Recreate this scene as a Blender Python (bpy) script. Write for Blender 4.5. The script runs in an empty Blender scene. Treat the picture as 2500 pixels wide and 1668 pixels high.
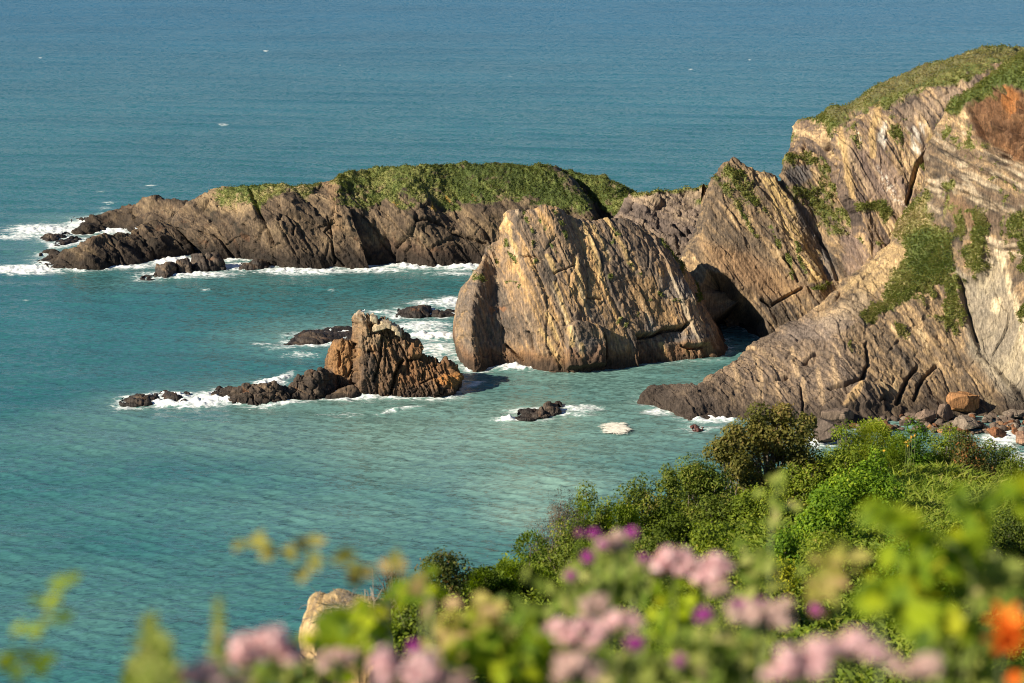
import bpy, math, random
import numpy as np
from mathutils import Vector
R = math.radians
C = bpy.context.scene.collection
scene = bpy.context.scene

# ------------------------------------------------------------------ camera, sky, sun, exposure
H = 70.0
PITCH = 13.2
FPX = 70.0 / 36.0 * 2500.0
cam = bpy.data.objects.new('camera', bpy.data.cameras.new('camera'))
C.objects.link(cam)
cam.location = (0, 0, H)
cam.rotation_euler = (R(90 - PITCH), 0, 0)
cam.data.lens = 70
cam.data.sensor_width = 36
cam.data.clip_start = 0.05
cam.data.clip_end = 60000
cam.data.dof.use_dof = True
cam.data.dof.focus_distance = 285
cam.data.dof.aperture_fstop = 3.3
cam.data.dof.aperture_blades = 9
scene.camera = cam

SUN = Vector((-0.80, -0.36, 0.50)).normalized()          # towards the sun
SUN_EL = math.asin(SUN.z)
world = bpy.data.worlds.new('World')
scene.world = world
world.use_nodes = True
wn = world.node_tree
bg = wn.nodes['Background']
sky = wn.nodes.new('ShaderNodeTexSky')
sky.sky_type = 'NISHITA'
sky.sun_disc = False
sky.sun_elevation = SUN_EL
sky.sun_rotation = math.atan2(SUN.x, SUN.y)
sky.air_density = 1.0
sky.dust_density = 0.1
sky.ozone_density = 4.5
sky.altitude = 1500
wn.links.new(sky.outputs[0], bg.inputs[0])
bg.inputs[1].default_value = 0.058
sl = bpy.data.lights.new('sun', 'SUN')
sl.energy = 5.0
sl.angle = R(0.55)
sl.color = (1.0, 0.925, 0.77)
so = bpy.data.objects.new('sun', sl)
C.objects.link(so)
so.rotation_euler = SUN.to_track_quat('Z', 'Y').to_euler()
so.location = (-100, -100, 150)
vs = scene.view_settings
vs.view_transform = 'Standard'
vs.look = 'None'
vs.exposure = 0.84
vs.gamma = 1
scene.cycles.use_denoising = True
scene.cycles.filter_width = 1.0
scene.cycles.max_bounces = 6
scene.cycles.diffuse_bounces = 3
scene.cycles.sample_clamp_indirect = 4

# ------------------------------------------------------------------ numbers: rays, noise
_cp, _sp = math.cos(R(PITCH)), math.sin(R(PITCH))


def ray(px, py):
    dx = (np.asarray(px, float) - 1250) / FPX
    dy = -(np.asarray(py, float) - 834) / FPX
    return np.stack([dx, _cp + dy * _sp, -_sp + dy * _cp], -1)


def sea(px, py, z=0.0):
    d = ray(px, py)
    return np.array([0, 0, H]) + d * ((z - H) / d[..., 2:3])


def at(px, py, Y):
    d = ray(px, py)
    return np.array([0, 0, H]) + d * (np.asarray(Y, float)[..., None] / d[..., 1:2])


def proj(P):
    q = P - np.array([0, 0, H])
    w = q[..., 1] * _cp - q[..., 2] * _sp
    u = q[..., 1] * _sp + q[..., 2] * _cp
    return np.stack([1250 + FPX * q[..., 0] / w, 834 - FPX * u / w], -1)


def crop(x0, y0, s):
    return lambda x, y: (x0 + x / s, y0 + y / s)


F = crop(0, 0, 0.94)
K1 = crop(0, 350, 2.611)
K2 = crop(700, 350, 2.35)
K3 = crop(1550, 350, 2.0905)
K4 = crop(1850, 80, 3.0154)
K5 = crop(250, 700, 2.35)
K6 = crop(1200, 800, 1.8077)
K7 = crop(1250, 1000, 1.88)
K8 = crop(0, 1200, 1.8077)
KB = crop(1100, 480, 3.1333)
KG = crop(700, 740, 4.7)
KR = crop(1900, 900, 3.9167)
KF = crop(2000, 400, 2.6133)


def _hash(ix, iy, iz, seed):
    h = (ix.astype(np.uint32) * np.uint32(0x8da6b343)) ^ (iy.astype(np.uint32) * np.uint32(0xd8163841)) ^ (iz.astype(np.uint32) * np.uint32(0xcb1ab31f))
    h = h + np.uint32((seed * 0x9e3779b1) & 0xffffffff)
    h ^= h >> np.uint32(16)
    h = h * np.uint32(0x7feb352d)
    h ^= h >> np.uint32(15)
    h = h * np.uint32(0x846ca68b)
    h ^= h >> np.uint32(16)
    return h


def noise(p, seed=0):
    """Gradient noise, about -1..1."""
    p = np.asarray(p, float)
    i = np.floor(p)
    f = p - i
    i = i.astype(np.int64)
    w = f * f * f * (f * (f * 6 - 15) + 10)
    out = 0
    for cx in (0, 1):
        wx = w[..., 0] if cx else 1 - w[..., 0]
        for cy in (0, 1):
            wy = w[..., 1] if cy else 1 - w[..., 1]
            for cz in (0, 1):
                wz = w[..., 2] if cz else 1 - w[..., 2]
                h = _hash(i[..., 0] + cx, i[..., 1] + cy, i[..., 2] + cz, seed)
                g = ((h & 1023) / 511.5 - 1) * (f[..., 0] - cx) + (((h >> 10) & 1023) / 511.5 - 1) * (f[..., 1] - cy) + (((h >> 20) & 1023) / 511.5 - 1) * (f[..., 2] - cz)
                out = out + wx * wy * wz * g
    return out * 1.5


def fbm(p, oct=4, seed=0, gain=0.5):
    s, a, t = 0, 1.0, 0
    p = np.asarray(p, float)
    for k in range(oct):
        s = s + a * noise(p, seed + k * 17)
        t += a
        a *= gain
        p = p * 2.03 + 11.3
    return s / t * 1.4


def voro(p, seed=0):
    """F1, F2, three random numbers of the nearest cell, vector from its point."""
    p = np.asarray(p, float)
    i = np.floor(p).astype(np.int64)
    n = p.shape[0]
    f1 = np.full(n, 9.0)
    f2 = np.full(n, 9.0)
    hid = np.zeros(n, np.uint32)
    vec = np.zeros((n, 3))
    for dx in (-1, 0, 1):
        for dy in (-1, 0, 1):
            for dz in (-1, 0, 1):
                h = _hash(i[:, 0] + dx, i[:, 1] + dy, i[:, 2] + dz, seed)
                q = np.stack([i[:, 0] + dx + (h & 1023) / 1023.0, i[:, 1] + dy + ((h >> 10) & 1023) / 1023.0, i[:, 2] + dz + ((h >> 20) & 1023) / 1023.0], -1)
                v = p - q
                d = np.einsum('ij,ij->i', v, v)
                c = d < f1
                f2 = np.where(c, f1, np.minimum(f2, d))
                f1 = np.where(c, d, f1)
                hid = np.where(c, h, hid)
                vec[c] = v[c]
    h = hid * np.uint32(0x9e3779b1)
    h ^= h >> np.uint32(15)
    h = h * np.uint32(0x2c1b3c6d)
    h ^= h >> np.uint32(13)
    r = np.stack([(h & 1023) / 1023.0, ((h >> 10) & 1023) / 1023.0, ((h >> 20) & 1023) / 1023.0], -1)
    return np.sqrt(f1), np.sqrt(f2), r, vec


def facets(p, seed, tilt=0.8):
    """Blocky relief: each cell a tilted plane at its own height; and the width of the joint beside it."""
    f1, f2, r, v = voro(p, seed)
    return (r[:, 0] - 0.5) + tilt * ((r[:, 1] - 0.5) * v[:, 0] + (r[:, 2] - 0.5) * v[:, 1]), f2 - f1, r


def sstep(a, b, x):
    t = np.clip((x - a) / (b - a), 0, 1)
    return t * t * (3 - 2 * t)


def saw(s, seed, wmin, wmax):
    """Bedding steps: a sharp step out at each layer's edge, then a slow retreat; plus the layer's random number."""
    rs = np.random.RandomState(seed)
    lo, hi = s.min() - wmax, s.max() + wmax
    n = int((hi - lo) / wmin) + 4
    e = lo + np.cumsum(rs.uniform(wmin, wmax, n) * rs.choice([0.4, 1, 1], n))
    k = np.clip(np.searchsorted(e, s), 1, n - 1)
    t = (s - e[k - 1]) / np.maximum(e[k] - e[k - 1], 1e-6)
    t = np.clip(t, 0, 1)
    a = rs.uniform(0.1, 1.0, n)
    r = rs.rand(n)
    ramp = np.minimum(t / 0.06, 1) * (1 - t)
    return a[k] * ramp, r[k]


def polysdf(q, pts):
    """Signed distance in photo pixels, positive inside."""
    pts = np.array(pts, float)
    d = np.full(len(q), 1e18)
    ins = np.zeros(len(q), bool)
    j = len(pts) - 1
    for i in range(len(pts)):
        a, b = pts[j], pts[i]
        e = b - a
        w = q - a
        t = np.clip((w @ e) / max(e @ e, 1e-9), 0, 1)
        dd = w - t[:, None] * e
        d = np.minimum(d, np.einsum('ij,ij->i', dd, dd))
        c = (a[1] > q[:, 1]) != (b[1] > q[:, 1])
        xi = a[0] + (q[:, 1] - a[1]) / np.where(abs(b[1] - a[1]) < 1e-9, 1e-9, b[1] - a[1]) * (b[0] - a[0])
        ins ^= c & (q[:, 0] < xi)
        j = i
    d = np.sqrt(d)
    return np.where(ins, d, -d)


def linedist(q, pts):
    pts = np.array(pts, float)
    d = np.full(len(q), 1e18)
    for a, b in zip(pts[:-1], pts[1:]):
        e = b - a
        w = q - a
        t = np.clip((w @ e) / max(e @ e, 1e-9), 0, 1)
        dd = w - t[:, None] * e
        d = np.minimum(d, np.einsum('ij,ij->i', dd, dd))
    return np.sqrt(d)


def ramp(t, stops):
    x = [s[0] for s in stops]
    return np.stack([np.interp(t, x, [s[1][k] for s in stops]) for k in range(3)], -1)


def mix(a, b, t):
    t = np.asarray(t)[..., None]
    return a * (1 - t) + np.asarray(b) * t


# ------------------------------------------------------------------ meshes and tags
def mk(name, V, Fc, mat=None, parent=None, smooth=True, attrs=None):
    """One mesh object from arrays; Fc is (n,3) or (n,4), or a list of such arrays."""
    Fs = Fc if isinstance(Fc, list) else [Fc]
    Fs = [np.asarray(f, np.int32) for f in Fs if len(f)]
    me = bpy.data.meshes.new(name)
    V = np.asarray(V, np.float32)
    me.vertices.add(len(V))
    me.vertices.foreach_set('co', V.ravel())
    idx = np.concatenate([f.ravel() for f in Fs])
    tot = np.concatenate([np.full(len(f), f.shape[1], np.int32) for f in Fs])
    st = np.concatenate([[0], np.cumsum(tot)[:-1]]).astype(np.int32)
    me.loops.add(len(idx))
    me.loops.foreach_set('vertex_index', idx)
    me.polygons.add(len(tot))
    me.polygons.foreach_set('loop_start', st)
    me.polygons.foreach_set('loop_total', tot)
    if smooth:
        me.polygons.foreach_set('use_smooth', np.ones(len(tot), bool))
    me.update(calc_edges=True)
    for k, a in (attrs or {}).items():
        a = np.asarray(a, np.float32)
        if a.ndim == 1:
            at_ = me.attributes.new(k, 'FLOAT', 'POINT')
            at_.data.foreach_set('value', a)
        else:
            at_ = me.attributes.new(k, 'FLOAT_COLOR', 'POINT')
            at_.data.foreach_set('color', np.concatenate([a, np.ones((len(a), 1), np.float32)], 1).ravel())
    if mat:
        me.materials.append(mat)
    o = bpy.data.objects.new(name, me)
    C.objects.link(o)
    if parent:
        o.parent = parent
    return o


def tag(o, label=None, cat=None, group=None, kind=None):
    for k, v in (('label', label), ('category', cat), ('group', group), ('kind', kind)):
        if v:
            o[k] = v
    return o


def empty(name, loc=(0, 0, 0), label=None, cat=None, group=None):
    o = bpy.data.objects.new(name, None)
    C.objects.link(o)
    o.location = loc
    return tag(o, label, cat, group)


def gridfaces(nu, nv):
    i = np.arange(nu * nv).reshape(nu, nv)
    return np.stack([i[:-1, :-1], i[1:, :-1], i[1:, 1:], i[:-1, 1:]], -1).reshape(-1, 4)


# ------------------------------------------------------------------ materials
def nmat(name):
    m = bpy.data.materials.new(name)
    m.use_nodes = True
    nt = m.node_tree
    return m, nt, nt.nodes['Principled BSDF']


def N(nt, t, **kw):
    n = nt.nodes.new(t)
    for k, v in kw.items():
        if k in n.inputs:
            n.inputs[k].default_value = v
        else:
            setattr(n, k, v)
    return n


def rock_mat(name, rot, bump=0.35, scale=1.0, rough=0.92):
    """Rock whose minerals ('Col') were worked out per vertex; finer bedding grain and relief are added here."""
    m, nt, b = nmat(name)
    L = nt.links.new
    a = N(nt, 'ShaderNodeAttribute', attribute_name='Col')
    tc = N(nt, 'ShaderNodeTexCoord')
    mp = N(nt, 'ShaderNodeMapping')
    mp.inputs['Rotation'].default_value = (0, rot, 0)
    mp.inputs['Scale'].default_value = (5.0 * scale, 1.2 * scale, 0.55 * scale)
    L(tc.outputs['Object'], mp.inputs[0])
    n1 = N(nt, 'ShaderNodeTexNoise', Scale=1.0, Detail=6.0, Roughness=0.65)
    L(mp.outputs[0], n1.inputs['Vector'])
    n2 = N(nt, 'ShaderNodeTexNoise', Scale=2.6 * scale, Detail=7.0, Roughness=0.7)
    L(tc.outputs['Object'], n2.inputs['Vector'])
    mr = N(nt, 'ShaderNodeMapRange')
    mr.inputs['From Min'].default_value = 0.3
    mr.inputs['From Max'].default_value = 0.7
    mr.inputs['To Min'].default_value = 0.5
    mr.inputs['To Max'].default_value = 1.5
    L(n1.outputs[0], mr.inputs[0])
    mr2 = N(nt, 'ShaderNodeMapRange')
    mr2.inputs['From Min'].default_value = 0.3
    mr2.inputs['From Max'].default_value = 0.7
    mr2.inputs['To Min'].default_value = 0.72
    mr2.inputs['To Max'].default_value = 1.28
    L(n2.outputs[0], mr2.inputs[0])
    mu = N(nt, 'ShaderNodeMath', operation='MULTIPLY')
    L(mr.outputs[0], mu.inputs[0])
    L(mr2.outputs[0], mu.inputs[1])
    vm = N(nt, 'ShaderNodeVectorMath', operation='SCALE')
    L(a.outputs['Color'], vm.inputs[0])
    L(mu.outputs[0], vm.inputs['Scale'])
    L(vm.outputs[0], b.inputs['Base Color'])
    b.inputs['Roughness'].default_value = rough
    b.inputs['Specular IOR Level'].default_value = 0.25
    ad = N(nt, 'ShaderNodeMath', operation='ADD')
    L(n1.outputs[0], ad.inputs[0])
    L(n2.outputs[0], ad.inputs[1])
    bp = N(nt, 'ShaderNodeBump', Strength=bump, Distance=0.25)
    L(ad.outputs[0], bp.inputs['Height'])
    L(bp.outputs[0], b.inputs['Normal'])
    return m


def leaf_mat(name, stops, trans=0.35, rough=0.6, spec=0.15):
    """Leaves: one hue per leaf from its own random number, thin enough to let some light through."""
    m, nt, b = nmat(name)
    L = nt.links.new
    a = N(nt, 'ShaderNodeAttribute', attribute_name='rnd')
    cr = N(nt, 'ShaderNodeValToRGB')
    el = cr.color_ramp.elements
    while len(el) < len(stops):
        el.new(0.5)
    for e, (p, c) in zip(el, stops):
        e.position = p
        e.color = (*c, 1)
    L(a.outputs['Fac'], cr.inputs[0])
    L(cr.outputs[0], b.inputs['Base Color'])
    b.inputs['Roughness'].default_value = rough
    b.inputs['Specular IOR Level'].default_value = spec
    if trans > 0:
        t = N(nt, 'ShaderNodeBsdfTranslucent')
        hs = N(nt, 'ShaderNodeHueSaturation', Saturation=1.15, Value=1.25)
        L(cr.outputs[0], hs.inputs['Color'])
        L(hs.outputs[0], t.inputs[0])
        mx = N(nt, 'ShaderNodeMixShader')
        mx.inputs[0].default_value = trans
        L(b.outputs[0], mx.inputs[1])
        L(t.outputs[0], mx.inputs[2])
        L(mx.outputs[0], nt.nodes['Material Output'].inputs[0])
    return m


def plain_mat(name, col, rough=0.8, var=0.35, scale=9.0):
    m, nt, b = nmat(name)
    L = nt.links.new
    tc = N(nt, 'ShaderNodeTexCoord')
    n = N(nt, 'ShaderNodeTexNoise', Scale=scale, Detail=5.0)
    L(tc.outputs['Object'], n.inputs['Vector'])
    cr = N(nt, 'ShaderNodeValToRGB')
    cr.color_ramp.elements[0].position = 0.3
    cr.color_ramp.elements[1].position = 0.7
    cr.color_ramp.elements[0].color = (*[c * (1 - var) for c in col], 1)
    cr.color_ramp.elements[1].color = (*[min(1, c * (1 + var)) for c in col], 1)
    L(n.outputs[0], cr.inputs[0])
    L(cr.outputs[0], b.inputs['Base Color'])
    b.inputs['Roughness'].default_value = rough
    return m


M_turf = leaf_mat('turf_blades', [(0, (0.046, 0.070, 0.012)), (0.3, (0.092, 0.120, 0.020)), (0.55, (0.165, 0.175, 0.034)), (0.8, (0.26, 0.225, 0.070)), (1, (0.34, 0.27, 0.12))], 0.3)

# ------------------------------------------------------------------ lofted rock masses
def catmull(A, t):
    """Catmull-Rom along axis 0 of A at index positions t."""
    n = A.shape[0]
    i = np.clip(np.floor(t).astype(int), 0, n - 2)
    f = (t - i).reshape((-1,) + (1,) * (A.ndim - 1))
    p0 = A[np.maximum(i - 1, 0)]
    p1 = A[i]
    p2 = A[i + 1]
    p3 = A[np.minimum(i + 2, n - 1)]
    m1 = (p2 - p0) * 0.42
    m2 = (p3 - p1) * 0.42
    f2, f3 = f * f, f * f * f
    return (2 * f3 - 3 * f2 + 1) * p1 + (f3 - 2 * f2 + f) * m1 + (-2 * f3 + 3 * f2) * p2 + (f3 - f2) * m2


def columns(K, specs, dY, back=14.0, Yb=None, thick=None):
    """specs: columns [(x,y) bottom..top, extra depth]; the waterline sets the depth, dY adds depth up the face.
    Returns control points (columns, rows, 3): below the sea, face, ridge, and a real back that comes down to the sea."""
    cols = []
    for sp in specs:
        pts, off = sp[0], (sp[1] if len(sp) > 1 else 0.0)
        sc = sp[2] if len(sp) > 2 else 1.0
        q = np.array([K(*p) for p in pts])
        b = sea(q[0, 0], q[0, 1])
        Y0 = b[1] if Yb is None else Yb
        n = len(pts)
        o = np.asarray(off, float) * np.ones(n)
        d = np.interp(np.linspace(0, 1, n), np.linspace(0, 1, len(dY)), dY) * sc
        P = at(q[:, 0], q[:, 1], Y0 + d + o)
        if Yb is not None:
            P[0, 2] = -0.5
        lo = P[0] + np.array([0, -0.6, -3.0 - P[0, 2]])
        top = P[-1]
        hh = max(top[2], 0.3)
        b1 = top + np.array([0, back * 0.22, -0.22 * back * 0.25 - 0.22 * hh])
        b2 = top + np.array([0, back * 0.65, 0])
        b2[2] = hh * 0.35
        b3 = top + np.array([0, back, 0])
        b3[2] = -3.0
        cols.append(np.vstack([lo, P, b1, b2, b3]))
    A = np.array(cols)
    ends = []
    for c, nb, s in ((A[0], A[1], 0), (A[-1], A[-2], 1)):
        e = c.copy()
        mid = min(0.5 * (c[:, 1].min() + c[:, 1].max()), c[:-3, 1].max() + 1.5)
        e[:, 2] -= np.maximum(mid - c[:, 1], 0) * (H - c[:, 2]) / c[:, 1]
        e[:, 0] *= mid / e[:, 1]
        e[:, 1] = mid
        w = np.clip(np.linalg.norm((c - nb)[:, :2], axis=1) * 0.25, 0.1, 0.6)
        e[:, 0] += (-w if s == 0 else w)
        k = np.argmax(e[:, 2])
        e[k + 1:, 2] = e[:k + 1, 2][::-1][np.clip(np.linspace(0, k, len(e) - k - 1).astype(int), 0, k)]
        e[-1, 2] = -3
        ends.append(e)
    return np.concatenate([ends[0][None], A, ends[1][None]])


def loft(A, px=2.3):
    """Fine grid over the control points, about one vertex every px photo pixels; returns V, q (photo position), nu, nv, row parameter."""
    q = proj(A)
    m = A.shape[1] - 3
    du = np.linalg.norm(np.diff(q[:, :m], axis=0), axis=2).max(1)
    dv = np.linalg.norm(np.diff(q[:, :m], axis=1), axis=2).max(0)

    def samp(d, n0=0):
        t = []
        for i, L in enumerate(d):
            n = max(2, int(L / px))
            t.append(i + np.arange(n) / n)
        t.append([len(d)])
        return np.concatenate(t)
    tu = samp(np.minimum(du, 400))
    tv = np.concatenate([samp(dv)[:-1], np.concatenate([m - 1 + np.arange(10) / 10, m + np.arange(8) / 8, m + 1 + np.arange(7) / 6.0])])
    tv = np.minimum(tv, A.shape[1] - 1)
    G = catmull(A, tu)
    G = np.swapaxes(catmull(np.swapaxes(G, 0, 1), tv), 0, 1)
    nu, nv = G.shape[:2]
    return G, nu, nv, np.broadcast_to(tv / (m - 1), (nu, nv)).reshape(-1).copy()


def gnormals(G):
    a = np.gradient(G, axis=0)
    b = np.gradient(G, axis=1)
    n = np.cross(a, b)
    return (n / np.maximum(np.linalg.norm(n, axis=2, keepdims=True), 1e-9)).reshape(-1, 3)


def frame(ang, lean=0.25):
    """Bedding frame: ang = steepness of the bedding lines in the photo (degrees below horizontal, going right)."""
    a = np.array([math.cos(R(ang)), -lean, -math.sin(R(ang))])
    a /= np.linalg.norm(a)
    s = np.array([math.sin(R(ang)), 0.35, math.cos(R(ang))])
    s -= a * (s @ a)
    s /= np.linalg.norm(s)
    return s, a, np.cross(s, a)


class Mass:
    """Collects lofted pieces of one rock; each is displaced along its own normals and coloured by its minerals."""
    def __init__(self):
        self.V, self.F, self.col, self.gr, self.nrm, self.n = [], [], [], [], [], 0
        self.water = []

    def add(self, A, ang, relief, paint, px=2.3, seed=1, cracks=(), bulges=(), lean=0.25, grass=None):
        G, nu, nv, tv = loft(A, px)
        nrm = gnormals(G)
        P = G.reshape(-1, 3)
        q = proj(P)
        s_, a_, b_ = frame(ang[0] if isinstance(ang, tuple) else ang, lean)
        # bedding coordinates: across the beds, along them (as they run over the face), and into the rock
        Sb = P @ b_
        sc_ = P[:, 1].mean() / FPX

        def bed(a):
            return (((q[:, 0] - 1900) * math.sin(R(a)) - (q[:, 1] - 700) * math.cos(R(a))) * sc_ + 0.25 * P[:, 1], ((q[:, 0] - 1900) * math.cos(R(a)) + (q[:, 1] - 700) * math.sin(R(a))) * sc_)
        if isinstance(ang, tuple):
            w_ = ang[2](q)
            b0, b1 = bed(ang[0]), bed(ang[1])
            S = np.stack([b0[0] * (1 - w_) + b1[0] * w_, b0[1] * (1 - w_) + b1[1] * w_, Sb], -1)
        else:
            S = np.stack([*bed(ang), Sb], -1)
        wq = q + 9 * np.stack([fbm(P * 0.5, 3, seed + 5), fbm(P * 0.5 + 50, 3, seed + 6)], -1)
        c = dict(P=P, q=q, wq=wq, S=S, n=nrm, tv=tv, seed=seed)
        d, info = relief(c)
        c.update(info)
        d = d - 0.0
        for K, pts, w, dep in cracks:
            dd = linedist(wq * 0.35 + q * 0.65, [K(*p) for p in pts])
            d = d - dep * np.exp(-(dd / w) ** 2)
        for K, pts, soft, dep in bulges:
            sd = polysdf(wq * 0.3 + q * 0.7, [K(*p) for p in pts])
            d = d + (dep(c) if callable(dep) else dep) * sstep(-soft, soft, sd)
        g = np.zeros(len(P))
        if grass is not None:
            c['gs'] = 2.2
            g = np.clip(grass(c), 0, 1)
            c['gs'] = 1.0
            g = sstep(0.28, 0.80, g + (g > 0.02) * (0.50 * fbm(P * 0.6, 3, seed + 41) + 0.42 * fbm(P * 2.2, 2, seed + 42)))
        d = d * (1 - 0.55 * g) + g * (0.15 + 0.5 * fbm(P * 0.6, 3, seed + 40) + 0.2 * fbm(P * 1.7, 2, seed + 43))
        fade = sstep(-3, -0.5, P[:, 2])
        ui = np.repeat(np.minimum(np.arange(nu), nu - 1 - np.arange(nu)), nv)
        fade = fade * (0.25 + 0.75 * sstep(0, 0.02 * nu, ui))
        P2 = P + nrm * (d * fade)[:, None]
        G2 = P2.reshape(nu, nv, 3)
        n2 = gnormals(G2)
        c['P2'], c['n2'], c['g'] = P2, n2, g
        col = paint(c)
        self.V.append(P2)
        self.F.append(gridfaces(nu, nv) + self.n)
        self.n += len(P2)
        self.col.append(np.clip(col, 0.004, 0.95))
        self.gr.append(g)
        self.nrm.append(n2)
        near = P2[(abs(P2[:, 2]) < 0.45)]
        if len(near):
            self.water.append(near[::3, :2])
        return self

    def build(self, name, mat, parent=None):
        V = np.concatenate(self.V)
        o = mk(name, V, np.concatenate(self.F), mat, parent, True, {'Col': np.concatenate(self.col)})
        WATER.extend(self.water)
        return o

    def tufts(self, name, parent, count, size, seed=3, hue=None):
        V = np.concatenate(self.V)
        g = np.concatenate(self.gr)
        nn = np.concatenate(self.nrm)
        rr0 = np.random.RandomState(seed + 1)
        ok = np.where((g > rr0.uniform(0.25, 1.0, len(g))) & (nn[:, 1] < 0.35) & (V[:, 2] > 1.0))[0]
        if not len(ok):
            return None
        rs = np.random.RandomState(seed)
        k = ok[rs.randint(0, len(ok), count)]
        h = 0.5 + 0.5 * fbm(V[k] * 0.22, 4, seed) + rs.normal(0, 0.10, count) if hue is None else hue(V[k], proj(V[k]), rs)
        return tuft_mesh(name, V[k] + rs.normal(0, 0.12, (count, 3)), size * rs.uniform(0.55, 1.35, count), np.clip(h, 0, 1), rs, parent, nn[k])


def tuft_mesh(name, P, size, hue, rs, parent, nrm=None, blades=5, mat=None, width=0.42, up=0.8):
    """Tussocks: a few curved blades fanning out of each point."""
    n = len(P)
    B = np.repeat(np.arange(n), blades)
    m = len(B)
    az = rs.uniform(0, 2 * np.pi, m)
    d = np.stack([np.cos(az), np.sin(az), np.full(m, up)], -1) * rs.uniform(0.6, 1.2, (m, 1))
    if nrm is not None:
        d += nrm[B] * 0.7
    d /= np.linalg.norm(d, axis=1, keepdims=True)
    sd = np.cross(d, rs.normal(0, 1, (m, 3)))
    sd /= np.maximum(np.linalg.norm(sd, axis=1, keepdims=True), 1e-6)
    L = (size[B] * rs.uniform(0.7, 1.2, m))[:, None]
    base = P[B]
    w = L * width * 0.5
    midp = base + d * L * 0.55 + np.array([0, 0, 0.05]) * L
    tip = base + d * L - np.array([0, 0, 0.22]) * L
    V = np.stack([base - sd * w * 0.5, base + sd * w * 0.5, midp + sd * w, tip, midp - sd * w], 1).reshape(-1, 3)
    i = np.arange(m)[:, None] * 5
    Fq = i + np.array([[0, 1, 2, 4]])
    Ft = i + np.array([[4, 2, 3]])
    r = np.repeat(np.clip(hue[B] + rs.normal(0, 0.05, m), 0, 1), 5)
    o = mk(name, V, [Fq, Ft], mat or M_turf, parent, False, {'rnd': r})
    o['kind'] = 'stuff'
    return o


WATER = []

# ------------------------------------------------------------------ relief and minerals
def relief_bedded(wmin, wmax, a_saw, a_blk, a_big, cell=(0.9, 0.16, 0.3), warp=0.5):
    def f(c):
        P, S, sd = c['P'], c['S'], c['seed']
        w = warp * fbm(P * 0.12, 3, sd)
        s = S[:, 0] + w
        sw, lr = saw(s, sd, wmin, wmax)
        mod = 0.55 + 0.45 * fbm(S * [0.3, 0.09, 0.2], 3, sd + 2)
        fine, lr2 = saw(s + 0.2 * fbm(P * 0.5, 2, sd + 8), sd + 1, wmin * 0.22, wmax * 0.25)
        Sw = S + 0.35 * np.stack([fbm(P * 0.3 + k * 31, 3, sd + 3 + k) for k in range(3)], -1)
        fa, jt, r1 = facets(Sw * np.array(cell), sd + 11, 1.5)
        fb, jt2, r2 = facets(Sw * np.array(cell) * 2.7, sd + 12, 1.4)
        fc, jt3, r3 = facets(Sw * np.array(cell) * [6.5, 9.0, 7.0], sd + 13, 1.4)
        big = fbm(P * 0.10, 3, sd + 20)
        d = a_saw * (sw * mod + 0.16 * fine * sstep(-0.3, 0.5, fbm(S * [0.5, 0.12, 0.3], 2, sd + 9))) + a_blk * (fa + 0.6 * fb + 0.26 * fc - 0.55 * np.exp(-(jt / 0.07) ** 2) * (r1[:, 0] > 0.4)) + a_big * big + 0.10 * fbm(P * 1.3, 4, sd + 21)
        return d, dict(lr=lr, lr2=lr2, r1=r1, r2=r2, s=s, sw=sw)
    return f


def relief_lumpy(a_blk, a_big, cell=(0.45, 0.3, 0.35), groove=1.0):
    def f(c):
        P, S, sd = c['P'], c['S'], c['seed']
        Sw = S + 0.7 * np.stack([fbm(P * 0.45 + k * 31, 3, sd + 3 + k) for k in range(3)], -1)
        f1, f2, r1, v = voro(Sw * np.array(cell), sd + 11)
        fb, jt2, r2 = facets(Sw * np.array(cell) * 2.6, sd + 12, 0.9)
        lump = np.sqrt(np.clip(1 - (f1 / 0.9) ** 2, 0, 1))
        d = a_blk * (lump - 0.5 + 0.6 * (r1[:, 0] - 0.5) + 0.45 * fb - groove * 0.5 * np.exp(-((f2 - f1) / 0.09) ** 2)) + a_big * fbm(P * 0.16, 3, sd + 20) + 0.10 * fbm(P * 1.6, 4, sd + 21)
        sw, lr = saw(S[:, 0], sd, 0.8, 2.0)
        return d, dict(lr=lr, lr2=lr, r1=r1, r2=r2, s=S[:, 0], sw=sw)
    return f


def mottled(c, stops, k=1.0):
    """Mineral colour: bedding bands, long streaks down the beds and patches."""
    S, P, sd = c['S'], c['P'], c['seed']
    t = 0.5 + 1.25 * k * (0.32 * fbm(S * [0.9, 0.06, 0.2], 4, sd + 50) + 0.22 * fbm(P * 0.22, 3, sd + 51) + 0.30 * (c['lr'] - 0.5) + 0.16 * (c['lr2'] - 0.5) + 0.16 * (c['r1'][:, 1] - 0.5) + 0.14 * fbm(P * 1.6, 3, sd + 52) + 0.26 * fbm(S * [3.6, 0.20, 0.8], 3, sd + 53))
    return ramp(t, stops)


def wetband(c, col, h=2.2, dark=(0.022, 0.016, 0.012), soft=1.4, strength=0.9):
    z = c['P'][:, 2] + 0.9 * fbm(c['P'] * 0.45, 3, c['seed'] + 60)
    return mix(col, dark, strength * (1 - sstep(h - soft, h + soft, z)))


def area(c, K, pts, soft=6, rag=1.0):
    q = c['q'] * (1 - rag) + c['wq'] * rag
    soft = soft * c.get('gs', 1.0)
    return sstep(-soft, soft, polysdf(q, [K(*p) for p in pts]))


def strokes(c, K, lines, w):
    m = np.zeros(len(c['q']))
    for ln in lines:
        d = linedist(c['q'] * 0.6 + c['wq'] * 0.4, [K(*p) for p in ln])
        m = np.maximum(m, 1 - sstep(w * 0.5, w * 1.3, d))
    return m


GREEN = [(0, (0.046, 0.064, 0.016)), (0.35, (0.088, 0.108, 0.026)), (0.6, (0.155, 0.155, 0.044)), (0.8, (0.24, 0.20, 0.08)), (1, (0.33, 0.24, 0.12))]


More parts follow.
